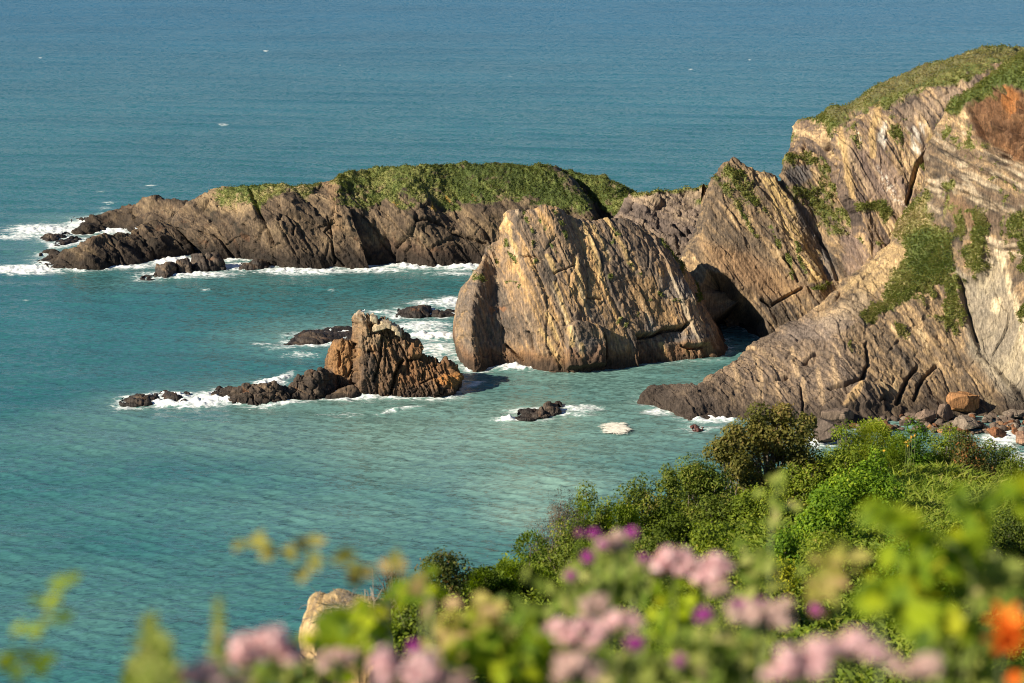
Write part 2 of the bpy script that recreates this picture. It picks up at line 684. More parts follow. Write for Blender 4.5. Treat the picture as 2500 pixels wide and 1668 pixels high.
def turfed(c, col, k=None):
    t = (0.45 + 0.5 * fbm(c['P'] * 0.25, 4, c['seed'] + 70) + 0.25 * fbm(c['P'] * 1.2, 3, c['seed'] + 71)) if k is None else k
    return mix(col, 0, c['g']) + ramp(t, GREEN) * c['g'][:, None]

# ------------------------------------------------------------------ the long island
ISL = [(0, (0.030, 0.025, 0.017)), (0.3, (0.064, 0.044, 0.029)), (0.5, (0.098, 0.067, 0.042)), (0.7, (0.15, 0.102, 0.060)), (1, (0.26, 0.18, 0.10))]
TAN = (0.30, 0.205, 0.11)


def paint_island(c):
    col = mottled(c, ISL, 0.9)
    col = mix(col, TAN, 0.75 * area(c, K1, [(1255, 385), (1300, 320), (1400, 285), (1520, 270), (1600, 270), (1650, 420), (1560, 470), (1400, 440), (1300, 420)], 9))
    col = mix(col, (0.25, 0.155, 0.08), 0.6 * area(c, K1, [(2060, 230), (2170, 200), (2160, 420), (2210, 560), (2120, 560), (2120, 400)], 7))
    col = mix(col, (0.24, 0.16, 0.085), 0.55 * area(c, K2, [(690, 330), (1160, 400), (1250, 420), (1250, 560), (1150, 560), (1000, 480), (840, 430), (740, 420)], 10) * sstep(-0.1, 0.4, fbm(c['S'] * [1.2, 0.15, 0.4], 3, 5)))
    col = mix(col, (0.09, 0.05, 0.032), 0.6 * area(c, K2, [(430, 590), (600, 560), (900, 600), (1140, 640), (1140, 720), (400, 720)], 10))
    rust = sstep(0.25, 0.6, fbm(c['P'] * 0.5, 4, 91)) * sstep(9, 3, c['P'][:, 2])
    col = mix(col, (0.12, 0.055, 0.026), 0.6 * rust)
    lich = area(c, K2, [(600, 330), (640, 330), (650, 370), (615, 365)], 2) + area(c, K2, [(910, 300), (940, 310), (935, 335), (905, 325)], 2) + area(c, K2, [(830, 340), (870, 365), (860, 390), (835, 370)], 2) + area(c, K2, [(1030, 280), (1080, 310), (1090, 345), (1040, 310)], 3)
    col = mix(col, (0.48, 0.27, 0.035), 0.8 * np.clip(lich, 0, 1) * (1 - c['g']))
    col = wetband(c, col, 2.6)
    k = 0.46 + 0.45 * fbm(c['P'] * 0.22, 4, 71) + 0.25 * fbm(c['P'] * 0.9, 3, 72)
    k = k + 0.30 * sstep(1.35, 1.0, 1.2) * 0 + 0.35 * area(c, K1, [(1600, 300), (2060, 240), (2350, 160), (2350, 190), (2080, 290), (1800, 380), (1650, 400)], 10)
    k = k - 0.22 * area(c, K2, [(900, 125), (1500, 130), (1750, 350), (1600, 340), (1000, 320), (880, 220)], 14) - 0.12 * area(c, K2, [(1550, 150), (1780, 180), (2000, 320), (1850, 400)], 12)
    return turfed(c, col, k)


def grass_island(c):
    g = area(c, K1, [(1370, 320), (1400, 286), (1520, 255), (1600, 255), (1640, 410), (1590, 400), (1500, 395), (1440, 390), (1380, 385)], 5)
    g = np.maximum(g, area(c, K1, [(1590, 250), (2050, 240), (1990, 330), (1960, 370), (1900, 340), (1840, 310), (1740, 360), (1650, 420), (1620, 380)], 5))
    g = np.maximum(g, area(c, K2, [(230, 180), (350, 140), (560, 115), (880, 100), (1100, 100), (1480, 120), (1520, 140), (1660, 250), (1760, 360), (1740, 420), (1600, 380), (1420, 350), (1150, 340), (1050, 370), (960, 390), (900, 380), (820, 330), (740, 350), (690, 400), (600, 350), (540, 330), (480, 370), (390, 390), (290, 330), (300, 260)], 7))
    g = np.maximum(g, area(c, K2, [(1490, 120), (1780, 150), (1960, 250), (2030, 330), (1960, 380), (1870, 410), (1810, 380), (1660, 240)], 5))
    streak = sstep(0.30, 0.55, fbm(c['S'] * [0.7, 0.10, 0.3], 3, 77) + 0.25 * fbm(c['P'] * 0.8, 3, 78))
    low = area(c, K2, [(0, 250), (900, 260), (1400, 330), (1400, 420), (0, 480)], 20)
    bare = sstep(0.05, 0.5, fbm(c['P'] * [0.22, 0.22, 0.5], 4, 80))
    return g * (1 - 0.85 * streak * low) * (1 - 0.45 * bare) - 0.4 * sstep(0.2, 0.6, fbm(c['P'] * 0.6, 3, 79)) * low


isl = Mass()
rel_i = relief_bedded(1.8, 6.0, 0.6, 0.8, 1.1, (0.20, 0.11, 0.15), 0.9)
A = columns(K1, [
    ([(432, 548), (430, 543), (432, 540), (434, 538), (436, 534)],),
    ([(490, 578), (500, 555), (515, 530), (525, 510), (540, 488)],),
    ([(600, 570), (605, 540), (610, 510), (615, 480), (620, 448)],),
    ([(720, 560), (735, 520), (745, 480), (755, 440), (770, 405)],),
    ([(830, 570), (840, 520), (845, 470), (850, 420), (860, 377)],),
    ([(1000, 600), (1000, 530), (1000, 470), (1000, 410), (1000, 362)],),
    ([(1130, 610), (1140, 530), (1145, 470), (1150, 410), (1155, 367)],),
    ([(1300, 620), (1290, 540), (1280, 480), (1270, 430), (1265, 380)],)], [0, 1.2, 3, 6, 9], 9)
isl.add(A, 55, rel_i, paint_island, 2.4, 2)
A = columns(K1, [
    ([(238, 758), (238, 752), (240, 748), (242, 742), (246, 735)],),
    ([(320, 798), (335, 770), (350, 740), (370, 710), (390, 690)],),
    ([(430, 803), (440, 770), (455, 735), (475, 690), (500, 657)],),
    ([(560, 812), (555, 770), (555, 720), (560, 670), (585, 632)],),
    ([(700, 792), (680, 740), (660, 690), (645, 640), (660, 592)],),
    ([(860, 775), (825, 720), (790, 670), (765, 620), (745, 570)],),
    ([(960, 755), (915, 700), (875, 650), (845, 600), (835, 560)],),
    ([(1060, 738), (1020, 680), (980, 620), (945, 560), (920, 506)],),
    ([(1160, 716), (1120, 650), (1080, 590), (1040, 540), (1010, 490)],),
    ([(1240, 712), (1200, 650), (1155, 595), (1110, 550), (1060, 503)],)], [0, 1, 2.4, 4.2, 6.5], 7)
isl.add(A, 48, rel_i, paint_island, 2.4, 4, cracks=[(K1, [(880, 560), (960, 660), (1010, 740)], 2.2, 0.9), (K1, [(680, 640), (760, 700), (800, 790)], 2, 0.7)])
A = columns(K1, [
    ([(1300, 712), (1175, 590), (1118, 510), (1150, 445), (1262, 382)], [0, 1, 2, 3, 2]),
    ([(1400, 738), (1300, 630), (1235, 530), (1220, 440), (1290, 340)],),
    ([(1600, 748), (1540, 640), (1450, 510), (1390, 400), (1400, 287)],),
    ([(1740, 783), (1690, 660), (1630, 480), (1585, 390), (1590, 270)],),
    ([(1940, 806), (1880, 680), (1800, 500), (1790, 370), (1830, 268)],),
    ([(2130, 792), (2100, 650), (2050, 480), (2020, 350), (2060, 246)],),
    ([(2350, 798), (2310, 650), (2240, 480), (2170, 340), (2170, 205)],)]
    + [([K1i for K1i in [tuple(np.array([(700 + x / 2.35) * 2.611, (y / 2.35) * 2.611])) for x, y in pts]], off) for pts, off in [
        ([(370, 718), (330, 590), (290, 420), (290, 290), (310, 180)], 0),
        ([(620, 693), (560, 560), (500, 400), (480, 270), (480, 145)], 0),
        ([(850, 710), (800, 600), (740, 440), (720, 280), (740, 133)], 0),
        ([(1050, 694), (1020, 590), (960, 470), (930, 300), (950, 120)], 0),
        ([(1190, 694), (1190, 580), (1150, 400), (1150, 260), (1200, 124)], 0),
        ([(1450, 694), (1420, 560), (1400, 390), (1380, 260), (1400, 135)], 0),
        ([(1700, 694), (1700, 560), (1750, 400), (1650, 260), (1510, 143)], 0),
        ([(1800, 694), (1790, 560), (1800, 430), (1700, 290), (1570, 156)], [0, 2, 6, 6, 3]),
        ([(1900, 694), (1900, 560), (1880, 405), (1830, 290), (1770, 178)], [0, 2, 3, 3, 2]),
        ([(2010, 694), (2010, 560), (2000, 350), (1960, 300), (1930, 255)], [0, 2, 3, 3, 2]),
        ([(2060, 694), (2060, 560), (2030, 360), (2020, 330), (2010, 310)], [2, 6, 7, 6, 5])]],
    [0, 1.6, 4, 9.5, 16], 16)
isl.add(A, 58, rel_i, paint_island, 2.1, 3, grass=grass_island, cracks=[
    (K1, [(1590, 285), (1640, 410), (1700, 560), (1740, 640)], 4, 2.4), (K1, [(1830, 450), (1880, 520), (1870, 580)], 2.2, 0.9),
    (K1, [(2120, 490), (2070, 560), (2110, 620), (2140, 760)], 2, 0.9), (K1, [(1270, 560), (1390, 600), (1490, 735)], 2.2, 0.8),
    (K1, [(1560, 520), (1640, 640), (1680, 740)], 2.0, 0.7), (K2, [(230, 420), (260, 520), (270, 640), (330, 700)], 2.0, 0.9),
    (K2, [(740, 440), (850, 460), (960, 520), (1140, 580)], 3.2, 1.3), (K2, [(440, 420), (520, 520), (620, 660)], 2, 0.7)])
M_island = rock_mat('island_rock', R(-30), 0.7)
o_isl = isl.build('rocky_island', M_island)
tag(o_isl, 'long low rocky island with green turf on its back and dark wave-washed foot', 'island')
isl.tufts('turf', o_isl, 34000, 0.155, 5, lambda P, q, rs: 0.40 + 0.42 * fbm(P * 0.2, 4, 71) + 0.3 * sstep(0, 1, polysdf(q, [K1(*p) for p in [(1600, 290), (2060, 240), (2350, 160), (2350, 190), (2080, 290), (1800, 380), (1650, 400)]]) / 20) + rs.normal(0, 0.13, len(P)))

# ------------------------------------------------------------------ slanted block in the middle
BLK = [(0, (0.072, 0.057, 0.046)), (0.25, (0.134, 0.097, 0.069)), (0.45, (0.206, 0.139, 0.088)), (0.62, (0.283, 0.183, 0.103)), (0.8, (0.391, 0.234, 0.105)), (1, (0.494, 0.298, 0.123))]


def paint_block(c):
    col = mottled(c, BLK, 0.95)
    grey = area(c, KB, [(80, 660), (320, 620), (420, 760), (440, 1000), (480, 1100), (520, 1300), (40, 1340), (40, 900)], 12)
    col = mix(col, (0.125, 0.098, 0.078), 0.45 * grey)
    col = mix(col, (0.14, 0.125, 0.115), 0.6 * area(c, KB, [(1560, 600), (1800, 640), (1890, 780), (1720, 790), (1600, 750)], 8))
    col = mix(col, (0.13, 0.11, 0.098), 0.6 * area(c, KB, [(960, 1090), (1160, 1110), (1160, 1290), (900, 1290), (890, 1160)], 8))
    col = mix(col, (0.11, 0.100, 0.095), 0.7 * area(c, KB, [(1430, 860), (1620, 960), (1800, 1000), (1980, 1060), (1960, 1140), (1500, 1060)], 8) * sstep(-0.2, 0.3, fbm(c['P'] * 0.5, 3, 9)))
    col = mix(col, (0.34, 0.135, 0.045), 0.7 * area(c, KB, [(290, 870), (430, 840), (430, 920), (330, 940)], 6) * sstep(-0.1, 0.4, fbm(c['P'] * 0.8, 3, 19)))
    lit_streaks = strokes(c, KB, [[(690, 1020), (770, 1150), (850, 1310)], [(740, 900), (820, 1090)], [(1015, 210), (1100, 440), (1165, 650)], [(1085, 220), (1210, 480)], [(950, 480), (1000, 760), (1050, 860)],
                           [(740, 450), (805, 570)], [(800, 660), (900, 960)], [(430, 150), (500, 420)], [(910, 1010), (920, 1150)], [(980, 1140), (1010, 1330)], [(1640, 1110), (1700, 1270)], [(1820, 1160), (1860, 1250)], [(1190, 170), (1400, 560)]], 6)
    col = mix(col, (0.50, 0.33, 0.14), 0.8 * lit_streaks)  # orange streaks, with sunlight on left-facing bed steps painted in
    col = mix(col, (0.42, 0.24, 0.09), 0.45 * area(c, KB, [(1340, 620), (1560, 620), (1620, 780), (1800, 980), (1620, 980), (1420, 850)], 12))
    col = mix(col, (0.50, 0.38, 0.24), 0.5 * sstep(0.25, 0.6, fbm(c['S'] * [1.1, 0.05, 0.3], 3, 65)) * (1 - grey))
    rusty = sstep(3.6, 1.6, c['P'][:, 2] + 1.2 * fbm(c['P'] * 0.4, 3, 61))
    col = mix(col, (0.20, 0.095, 0.040), 0.65 * rusty)
    col = wetband(c, col, 1.5, (0.045, 0.030, 0.020), 1.0)
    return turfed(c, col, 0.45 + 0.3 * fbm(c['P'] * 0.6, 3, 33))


def grass_block(c):
    sp = sstep(-0.15, 0.35, fbm(c['P'] * 0.9, 3, 44))
    g = strokes(c, KB, [[(560, 130), (620, 280), (645, 440)], [(770, 90), (850, 230), (890, 370)], [(690, 180), (760, 330), (800, 420)], [(1250, 240), (1320, 380), (1390, 580)], [(430, 330), (490, 500)], [(290, 400), (380, 540)]], 5) * sp
    g = np.maximum(g, strokes(c, KB, [[(1620, 340), (1700, 430), (1800, 570)]], 8) * sstep(-0.4, 0.1, fbm(c['P'] * 0.7, 3, 45)))
    g = np.maximum(g, strokes(c, KB, [[(1840, 590), (1905, 790)]], 4.5))
    g = np.maximum(g, area(c, KB, [(190, 600), (250, 580), (240, 660), (180, 640)], 3))
    g = np.maximum(g, strokes(c, KB, [[(1460, 790), (1560, 800), (1790, 790)], [(1330, 590), (1520, 600)], [(430, 655), (520, 655)]], 2.0) * sp)
    g = np.maximum(g, sum(area(c, KB, [(x - 16, y - 14), (x + 20, y - 10), (x + 14, y + 22), (x - 14, y + 18)], 2) for x, y in [(1285, 945), (1340, 990), (650, 500), (1230, 342), (525, 700), (1215, 625), (1445, 900), (1610, 740)]))
    return g


blk = Mass()
A = columns(KB, [
    ([(55, 1305), (45, 1080), (62, 900), (100, 720), (165, 640)], 7),
    ([(110, 1335), (90, 1100), (95, 880), (140, 700), (205, 585)], 2.2),
    ([(190, 1345), (160, 1100), (160, 870), (195, 690), (240, 530)], 0.3),
    ([(330, 1308), (290, 1100), (280, 850), (290, 620), (278, 402)],),
    ([(440, 1296), (400, 1050), (370, 800), (365, 560), (366, 325)],),
    ([(560, 1306), (520, 1000), (480, 700), (450, 400), (438, 142)],),
    ([(720, 1338), (650, 1000), (590, 700), (540, 400), (510, 122)],),
    ([(860, 1343), (780, 1000), (720, 700), (660, 400), (600, 118)],),
    ([(960, 1343), (890, 1000), (830, 700), (770, 400), (715, 75)],),
    ([(1080, 1338), (1000, 1000), (930, 700), (870, 400), (800, 92)],),
    ([(1200, 1322), (1110, 1000), (1040, 700), (970, 400), (875, 118)],),
    ([(1320, 1312), (1230, 1000), (1160, 700), (1090, 430), (1015, 180)],),
    ([(1450, 1297), (1370, 1000), (1300, 700), (1240, 430), (1110, 190)],),
    ([(1600, 1282), (1530, 1010), (1460, 720), (1370, 420), (1195, 165)],),
    ([(1760, 1267), (1700, 1010), (1620, 720), (1500, 430), (1330, 158)],),
    ([(1900, 1262), (1830, 1020), (1740, 750), (1620, 500), (1460, 240)],),
    ([(1990, 1252), (1930, 1020), (1850, 780), (1750, 560), (1600, 330)],),
    ([(2070, 1238), (1985, 1040), (1925, 850), (1850, 700), (1780, 560)], 0.8),
    ([(2130, 1225), (2040, 1070), (1975, 900), (1900, 770), (1850, 660)], 3.5),
    ([(2165, 1215), (2090, 1080), (2020, 960), (1960, 850), (1905, 790)], 9)],
    [0, 2.0, 4.6, 7.6, 11.5], 15)
blk.add(A, 73, relief_bedded(1.5, 5.0, 0.60, 0.34, 0.40, (0.42, 0.17, 0.24), 0.18), paint_block, 1.9, 14, lean=0.35, grass=grass_block, cracks=[
    (KB, [(1430, 1062), (1500, 1052), (1570, 1046), (1650, 1002), (1790, 997), (1830, 960)], 3.2, 2.2),
    (KB, [(1128, 1000), (1190, 1120), (1182, 1280)], 3.6, 2.0), (KB, [(590, 1040), (630, 1160)], 2.6, 1.2), (KB, [(420, 1130), (540, 1260)], 2.2, 1.0),
    (KB, [(540, 455), (650, 460), (700, 480)], 1.6, 0.8), (KB, [(800, 580), (950, 520)], 1.6, 0.7), (KB, [(1050, 770), (1160, 785)], 2.0, 0.8),
    (KB, [(1780, 1130), (1830, 1150), (1970, 1130)], 2.4, 1.2), (KB, [(1900, 800), (1960, 960), (1965, 1060)], 2, 0.7)],
    bulges=[(KB, [(905, 1000), (960, 955), (1130, 990), (1175, 1110), (1165, 1300), (890, 1310), (885, 1100)], 5, 1.5),
            (KB, [(1440, 1060), (1560, 1050), (1650, 1005), (1790, 1000), (1790, 1130), (1980, 1130), (2050, 1250), (1450, 1300)], 5, -1.3)])
M_block = rock_mat('slanted_rock', R(-16), 0.7)
o_blk = blk.build('rock_outcrop', M_block)
tag(o_blk, 'big tan slab-sided outcrop of steeply slanted beds standing in the bay', 'rock outcrop')
blk.tufts('turf', o_blk, 2400, 0.18, 6, lambda P, q, rs: 0.5 + 0.2 * fbm(P * 0.4, 3, 8) + rs.normal(0, 0.12, len(P)))

# ------------------------------------------------------------------ mainland cliff
CLF = [(0, (0.043, 0.033, 0.026)), (0.25, (0.087, 0.063, 0.044)), (0.45, (0.142, 0.099, 0.062)), (0.65, (0.218, 0.145, 0.082)), (0.85, (0.330, 0.214, 0.106)), (1, (0.474, 0.338, 0.183))]
CREAM = (0.60, 0.47, 0.29)


def paint_pinnacle(c):
    col = mottled(c, CLF, 1.0)
    band = area(c, K3, [(655, 165), (720, 180), (800, 290), (840, 420), (930, 560), (980, 680), (900, 720), (850, 600), (770, 430), (700, 300)], 5)
    col = mix(col, (0.52, 0.35, 0.14), 0.85 * band * sstep(-0.5, 0.2, fbm(c['S'] * [1.5, 0.1, 0.4], 3, 15)))
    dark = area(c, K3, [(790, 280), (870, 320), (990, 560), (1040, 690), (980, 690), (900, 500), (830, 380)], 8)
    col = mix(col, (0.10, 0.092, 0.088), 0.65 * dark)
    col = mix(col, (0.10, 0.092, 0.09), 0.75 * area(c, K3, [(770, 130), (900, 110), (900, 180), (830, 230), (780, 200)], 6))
    col = mix(col, (0.20, 0.135, 0.105), 0.6 * area(c, K3, [(1050, 410), (1200, 430), (1280, 520), (1180, 640), (1080, 690)], 8))
    col = mix(col, (0.36, 0.20, 0.09), 0.4 * area(c, K3, [(330, 500), (560, 560), (900, 760), (700, 800), (420, 660)], 20))
    col = wetband(c, col, 2.0)
    t = 0.5 + 0.3 * fbm(c['P'] * 0.3, 3, 34) + 0.2 * fbm(c['P'] * 1.0, 2, 35)
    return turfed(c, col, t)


def grass_pinnacle(c):
    sp = sstep(-0.25, 0.25, fbm(c['S'] * [0.9, 0.25, 0.4], 3, 46) + 0.4 * fbm(c['P'] * 1.1, 3, 47))
    g = area(c, K3, [(400, 175), (480, 95), (540, 120), (600, 200), (640, 290), (690, 380), (660, 370), (590, 300), (560, 340), (500, 310), (440, 240)], 6) * np.maximum(sp, 0.5)
    g = np.maximum(g, strokes(c, K3, [[(530, 330), (620, 480)], [(690, 430), (735, 530)], [(820, 510), (870, 690)], [(780, 580), (810, 690)]], 6) * sp)
    g = np.maximum(g, area(c, K3, [(560, 110), (780, 60), (1000, 30), (1040, 240), (1000, 300), (1140, 390), (1130, 430), (1010, 480), (960, 420), (900, 330), (800, 270), (760, 230), (860, 225), (940, 200), (920, 110), (780, 110), (700, 130), (640, 130)], 8) * (0.45 + 0.55 * sp))
    g = np.maximum(g, area(c, K3, [(1110, 470), (1260, 490), (1260, 530), (1180, 510)], 4))
    g = np.maximum(g, area(c, K3, [(880, 720), (1000, 710), (960, 750), (890, 760)], 5) * sp)
    return g


clf = Mass()
A = columns(K3, [
    ([(470, 1060), (230, 780), (235, 620), (322, 440), (372, 236)], 6),
    ([(540, 1060), (330, 760), (262, 600), (332, 430), (380, 222)], 1.5),
    ([(600, 1055), (440, 740), (365, 570), (370, 380), (405, 155)],),
    ([(660, 1040), (540, 740), (465, 540), (450, 330), (495, 66)],),
    ([(740, 1020), (640, 740), (580, 540), (555, 330), (555, 108)],),
    ([(820, 1000), (740, 740), (685, 540), (640, 330), (640, 136)],),
    ([(900, 980), (820, 720), (780, 540), (740, 350), (700, 150)],),
    ([(990, 960), (920, 720), (870, 560), (820, 390), (745, 180)], [0, 0, 0, 0, 1]),
    ([(1080, 950), (1000, 710), (950, 560), (900, 350), (780, 62)], [1, 2, 3, 4, 5]),
    ([(1150, 930), (1080, 660), (1040, 480), (980, 290), (860, 45)], [1, 2, 3, 5, 7]),
    ([(1250, 900), (1180, 610), (1120, 430), (1050, 230), (960, 20)], [0, 1, 3, 6, 8]),
    ([(1330, 880), (1270, 560), (1220, 380), (1150, 180), (1060, 0)], [0, 1, 3, 7, 10])],
    [0, 4, 8, 12, 17], 16, Yb=296.0)
clf.add(A, 62, relief_bedded(0.9, 3.6, 0.50, 0.40, 0.8, (0.5, 0.11, 0.25), 0.3), paint_pinnacle, 2.1, 12, grass=grass_pinnacle, cracks=[
    (K3, [(650, 800), (700, 830), (760, 790), (850, 740)], 3, 1.2), (K3, [(760, 590), (810, 640), (830, 700)], 3, 1.0), (K3, [(820, 290), (900, 420), (980, 560), (1030, 690)], 3, 1.4), (K3, [(740, 180), (780, 240), (830, 290)], 3, 1.2)],
    bulges=[(K3, [(352, 760), (385, 668), (470, 690), (560, 790), (650, 895), (672, 1000), (560, 1080), (430, 1000)], 9, -11.5)])
# saddle between island and pinnacle


def paint_saddle(c):
    col = mottled(c, [(0, (0.075, 0.055, 0.045)), (0.4, (0.13, 0.095, 0.075)), (0.7, (0.21, 0.15, 0.105)), (1, (0.34, 0.24, 0.15))], 0.9)
    col = mix(col, (0.36, 0.26, 0.16), 0.7 * area(c, K3, [(0, 260), (380, 220), (380, 300), (250, 330), (150, 300), (60, 290)], 7) * sstep(-0.3, 0.2, fbm(c['S'] * [1.2, 0.2, 0.4], 3, 55)))
    return turfed(c, col, 0.62 + 0.3 * fbm(c['P'] * 0.5, 3, 36))


A = columns(K2, [
    ([(1800, 700), (1830, 580), (1880, 460), (1930, 380), (1985, 290)], 3),
    ([(1950, 700), (1960, 580), (2000, 460), (2030, 380), (2060, 276)],),
    ([(2150, 700), (2140, 580), (2140, 460), (2150, 370), (2170, 270)],),
    ([(2350, 700), (2340, 580), (2330, 460), (2330, 370), (2340, 258)],),
    ([(2600, 700), (2590, 580), (2580, 460), (2570, 370), (2560, 250)],)], [0, 3, 6, 9, 12], 14, Yb=335.0)
clf.add(A, 40, relief_bedded(1.0, 3.0, 0.7, 0.9, 1.2, (0.4, 0.16, 0.25), 0.8), paint_saddle, 2.6, 13,
        grass=lambda c: strokes(c, K2, [[(1990, 285), (2060, 275), (2170, 268), (2350, 256), (2560, 246)]], 5) + area(c, K3, [(300, 285), (350, 280), (345, 305), (310, 300)], 3), cracks=[(K3, [(110, 350), (190, 400), (250, 460)], 3, 1.2), (K3, [(200, 420), (250, 465)], 3, 1.0)])


def paint_crag(c):
    col = mottled(c, [(0, (0.060, 0.044, 0.036)), (0.3, (0.120, 0.084, 0.062)), (0.5, (0.190, 0.128, 0.083)), (0.7, (0.29, 0.185, 0.095)), (1, (0.46, 0.32, 0.17))], 1.3)
    col = mix(col, (0.21, 0.145, 0.115), 0.55 * area(c, K4, [(660, 850), (900, 860), (1130, 1150), (1080, 1340), (1000, 1340), (830, 1200), (700, 1050)], 14))
    col = mix(col, (0.115, 0.078, 0.060), 0.55 * sstep(0.05, 0.45, fbm(c['S'] * [0.8, 0.04, 0.25], 3, 29)))
    pale = area(c, K4, [(930, 640), (945, 720), (940, 860), (890, 820), (885, 760)], 4) + area(c, K4, [(1100, 690), (1240, 680), (1200, 900), (1130, 900), (1120, 800)], 5) * sstep(-0.2, 0.2, fbm(c['S'] * [1.3, 0.15, 0.5], 3, 23))
    guano = area(c, K4, [(885, 980), (960, 1060), (1080, 1280), (1000, 1230), (930, 1160)], 8) * sstep(0.12, 0.3, fbm(c['P'] * 2.2, 3, 24))
    guano = np.maximum(guano, area(c, K4, [(740, 720), (760, 740), (755, 830), (740, 800)], 3) * sstep(0, 0.3, fbm(c['P'] * 2.0, 2, 25)))
    col = mix(col, (0.60, 0.52, 0.42), 0.7 * np.clip(pale + guano, 0, 1))
    col = mix(col, (0.45, 0.29, 0.12), 0.65 * (strokes(c, K4, [[(890, 530), (880, 600), (840, 720), (850, 900)], [(600, 700), (640, 900), (690, 1200)]], 9) + area(c, K4, [(1270, 760), (1340, 780), (1320, 840), (1230, 800)], 5)).clip(0, 1))
    col = mix(col, (0.34, 0.24, 0.16), 0.5 * area(c, K4, [(1050, 560), (1420, 400), (1600, 330), (1600, 420), (1400, 560), (1100, 680)], 16))
    t = 0.50 + 0.25 * fbm(c['P'] * 0.3, 3, 37) + 0.2 * fbm(c['P'] * 1.2, 2, 38)
    heath = area(c, K4, [(480, 620), (560, 540), (680, 560), (760, 470), (860, 400), (1000, 360), (1180, 270), (1500, 160), (1960, 110), (1960, 170), (1500, 250), (1300, 330), (1060, 430), (900, 480), (700, 560), (600, 640)], 10)
    rc = ramp(t, [(0, (0.045, 0.050, 0.018)), (0.4, (0.10, 0.092, 0.038)), (0.7, (0.16, 0.135, 0.058)), (1, (0.22, 0.17, 0.09))])
    col = turfed(c, col, t)
    return mix(col, 0, c['g'] * heath * 0.8) + rc * (c['g'] * heath * 0.8)[:, None]


def grass_crag(c):
    sp = sstep(-0.25, 0.25, fbm(c['S'] * [0.7, 0.2, 0.4], 3, 48) + 0.4 * fbm(c['P'] * 1.0, 3, 49))
    g = area(c, K4, [(320, 650), (430, 620), (480, 590), (560, 540), (680, 530), (760, 460), (860, 395), (1000, 350), (1180, 260), (1300, 210), (1500, 150), (1650, 110), (1990, 100), (1990, 220), (1800, 240), (1600, 330), (1420, 390), (1250, 410), (1060, 490), (960, 560), (890, 540), (800, 580), (700, 560), (640, 640), (560, 700), (520, 760), (500, 680)], 6)
    g = np.maximum(g, area(c, K4, [(640, 600), (720, 620), (740, 800), (760, 880), (700, 840), (640, 740)], 8) * sp)
    g = np.maximum(g, area(c, K4, [(960, 560), (1090, 620), (1100, 760), (1060, 790), (1100, 900), (1040, 940), (980, 860), (960, 760)], 8) * np.maximum(sp, 0.3))
    g = np.maximum(g, area(c, K4, [(700, 1260), (820, 1245), (940, 1230), (1010, 1320), (940, 1400), (870, 1320), (720, 1300)], 5))
    g = np.maximum(g, area(c, K4, [(1160, 950), (1250, 960), (1240, 1090), (1170, 1160), (1130, 1080)], 6) * sp)
    g = np.maximum(g, area(c, K4, [(1300, 700), (1420, 560), (1440, 700), (1560, 800), (1400, 900), (1280, 880)], 10) * sp)
    g = np.maximum(g, area(c, K4, [(240, 770), (270, 735), (300, 760), (250, 830)], 3) * 0.8)
    return g


def D4(base, pts, off=0):
    return ([base] + pts, off)


A = columns(K4, [
    D4((330, 2180), [(300, 1500), (255, 1100), (228, 905), (236, 850), (262, 735)], [30, 30, 26, 13, 12, 4]),
    D4((450, 2180), [(430, 1500), (400, 1100), (370, 900), (345, 760), (322, 652)], [30, 28, 24, 12, 11, 2]),
    D4((600, 2180), [(580, 1500), (540, 1150), (510, 900), (460, 740), (430, 640)], [28, 24, 15, 9, 7, 0]),
    D4((750, 2180), [(700, 1480), (610, 1200), (560, 950), (520, 720), (500, 600)], [8, 6, 4, 2.5, 2, 0]),
    D4((850, 2180), [(790, 1450), (690, 1180), (620, 900), (575, 700), (565, 553)], 0),
    D4((980, 2180), [(900, 1450), (790, 1150), (725, 850), (690, 660), (690, 543)], 0),
    D4((1100, 2180), [(1020, 1400), (920, 1100), (850, 800), (825, 580), (855, 410)], 0),
    D4((1200, 2180), [(1120, 1350), (1030, 1050), (960, 750), (950, 540), (1000, 368)], 0),
    D4((1300, 2180), [(1200, 1300), (1130, 1000), (1080, 700), (1100, 470), (1180, 280)], 0),
    D4((1400, 2180), [(1300, 1250), (1240, 900), (1230, 620), (1260, 400), (1330, 222)], 0),
    D4((1550, 2180), [(1450, 1250), (1400, 850), (1400, 580), (1440, 350), (1500, 178)], 0),
    D4((1750, 2180), [(1650, 1250), (1600, 800), (1590, 550), (1610, 310), (1660, 133)], 0),
    D4((2000, 2180), [(1900, 1250), (1850, 800), (1850, 500), (1850, 290), (1860, 124)], 0),
    D4((2300, 2180), [(2200, 1250), (2150, 800), (2130, 500), (2130, 300), (2120, 128)], 0)],
    [0, 5, 8, 11, 16, 34], 30, Yb=297.0)
A[0] = A[1] + np.array([0.05, 1.2, -0.3])
clf.add(A, 66, relief_bedded(0.9, 3.4, 0.5, 0.4, 1.0, (0.5, 0.11, 0.25), 0.5), paint_crag, 2.1, 17, grass=grass_crag, cracks=[
    (K4, [(1280, 850), (1230, 910), (1180, 970), (1150, 1060), (1130, 1160), (1100, 1260)], 4, 2.2), (K4, [(540, 900), (600, 1150), (690, 1340)], 4, 1.5), (K4, [(490, 700), (510, 800), (500, 880)], 3, 1.2), (K4, [(335, 790), (345, 880)], 2, 1.0)],
    bulges=[(K4, [(1180, 950), (1230, 880), (1290, 850), (1270, 930), (1200, 980)], 4, -2.0)])


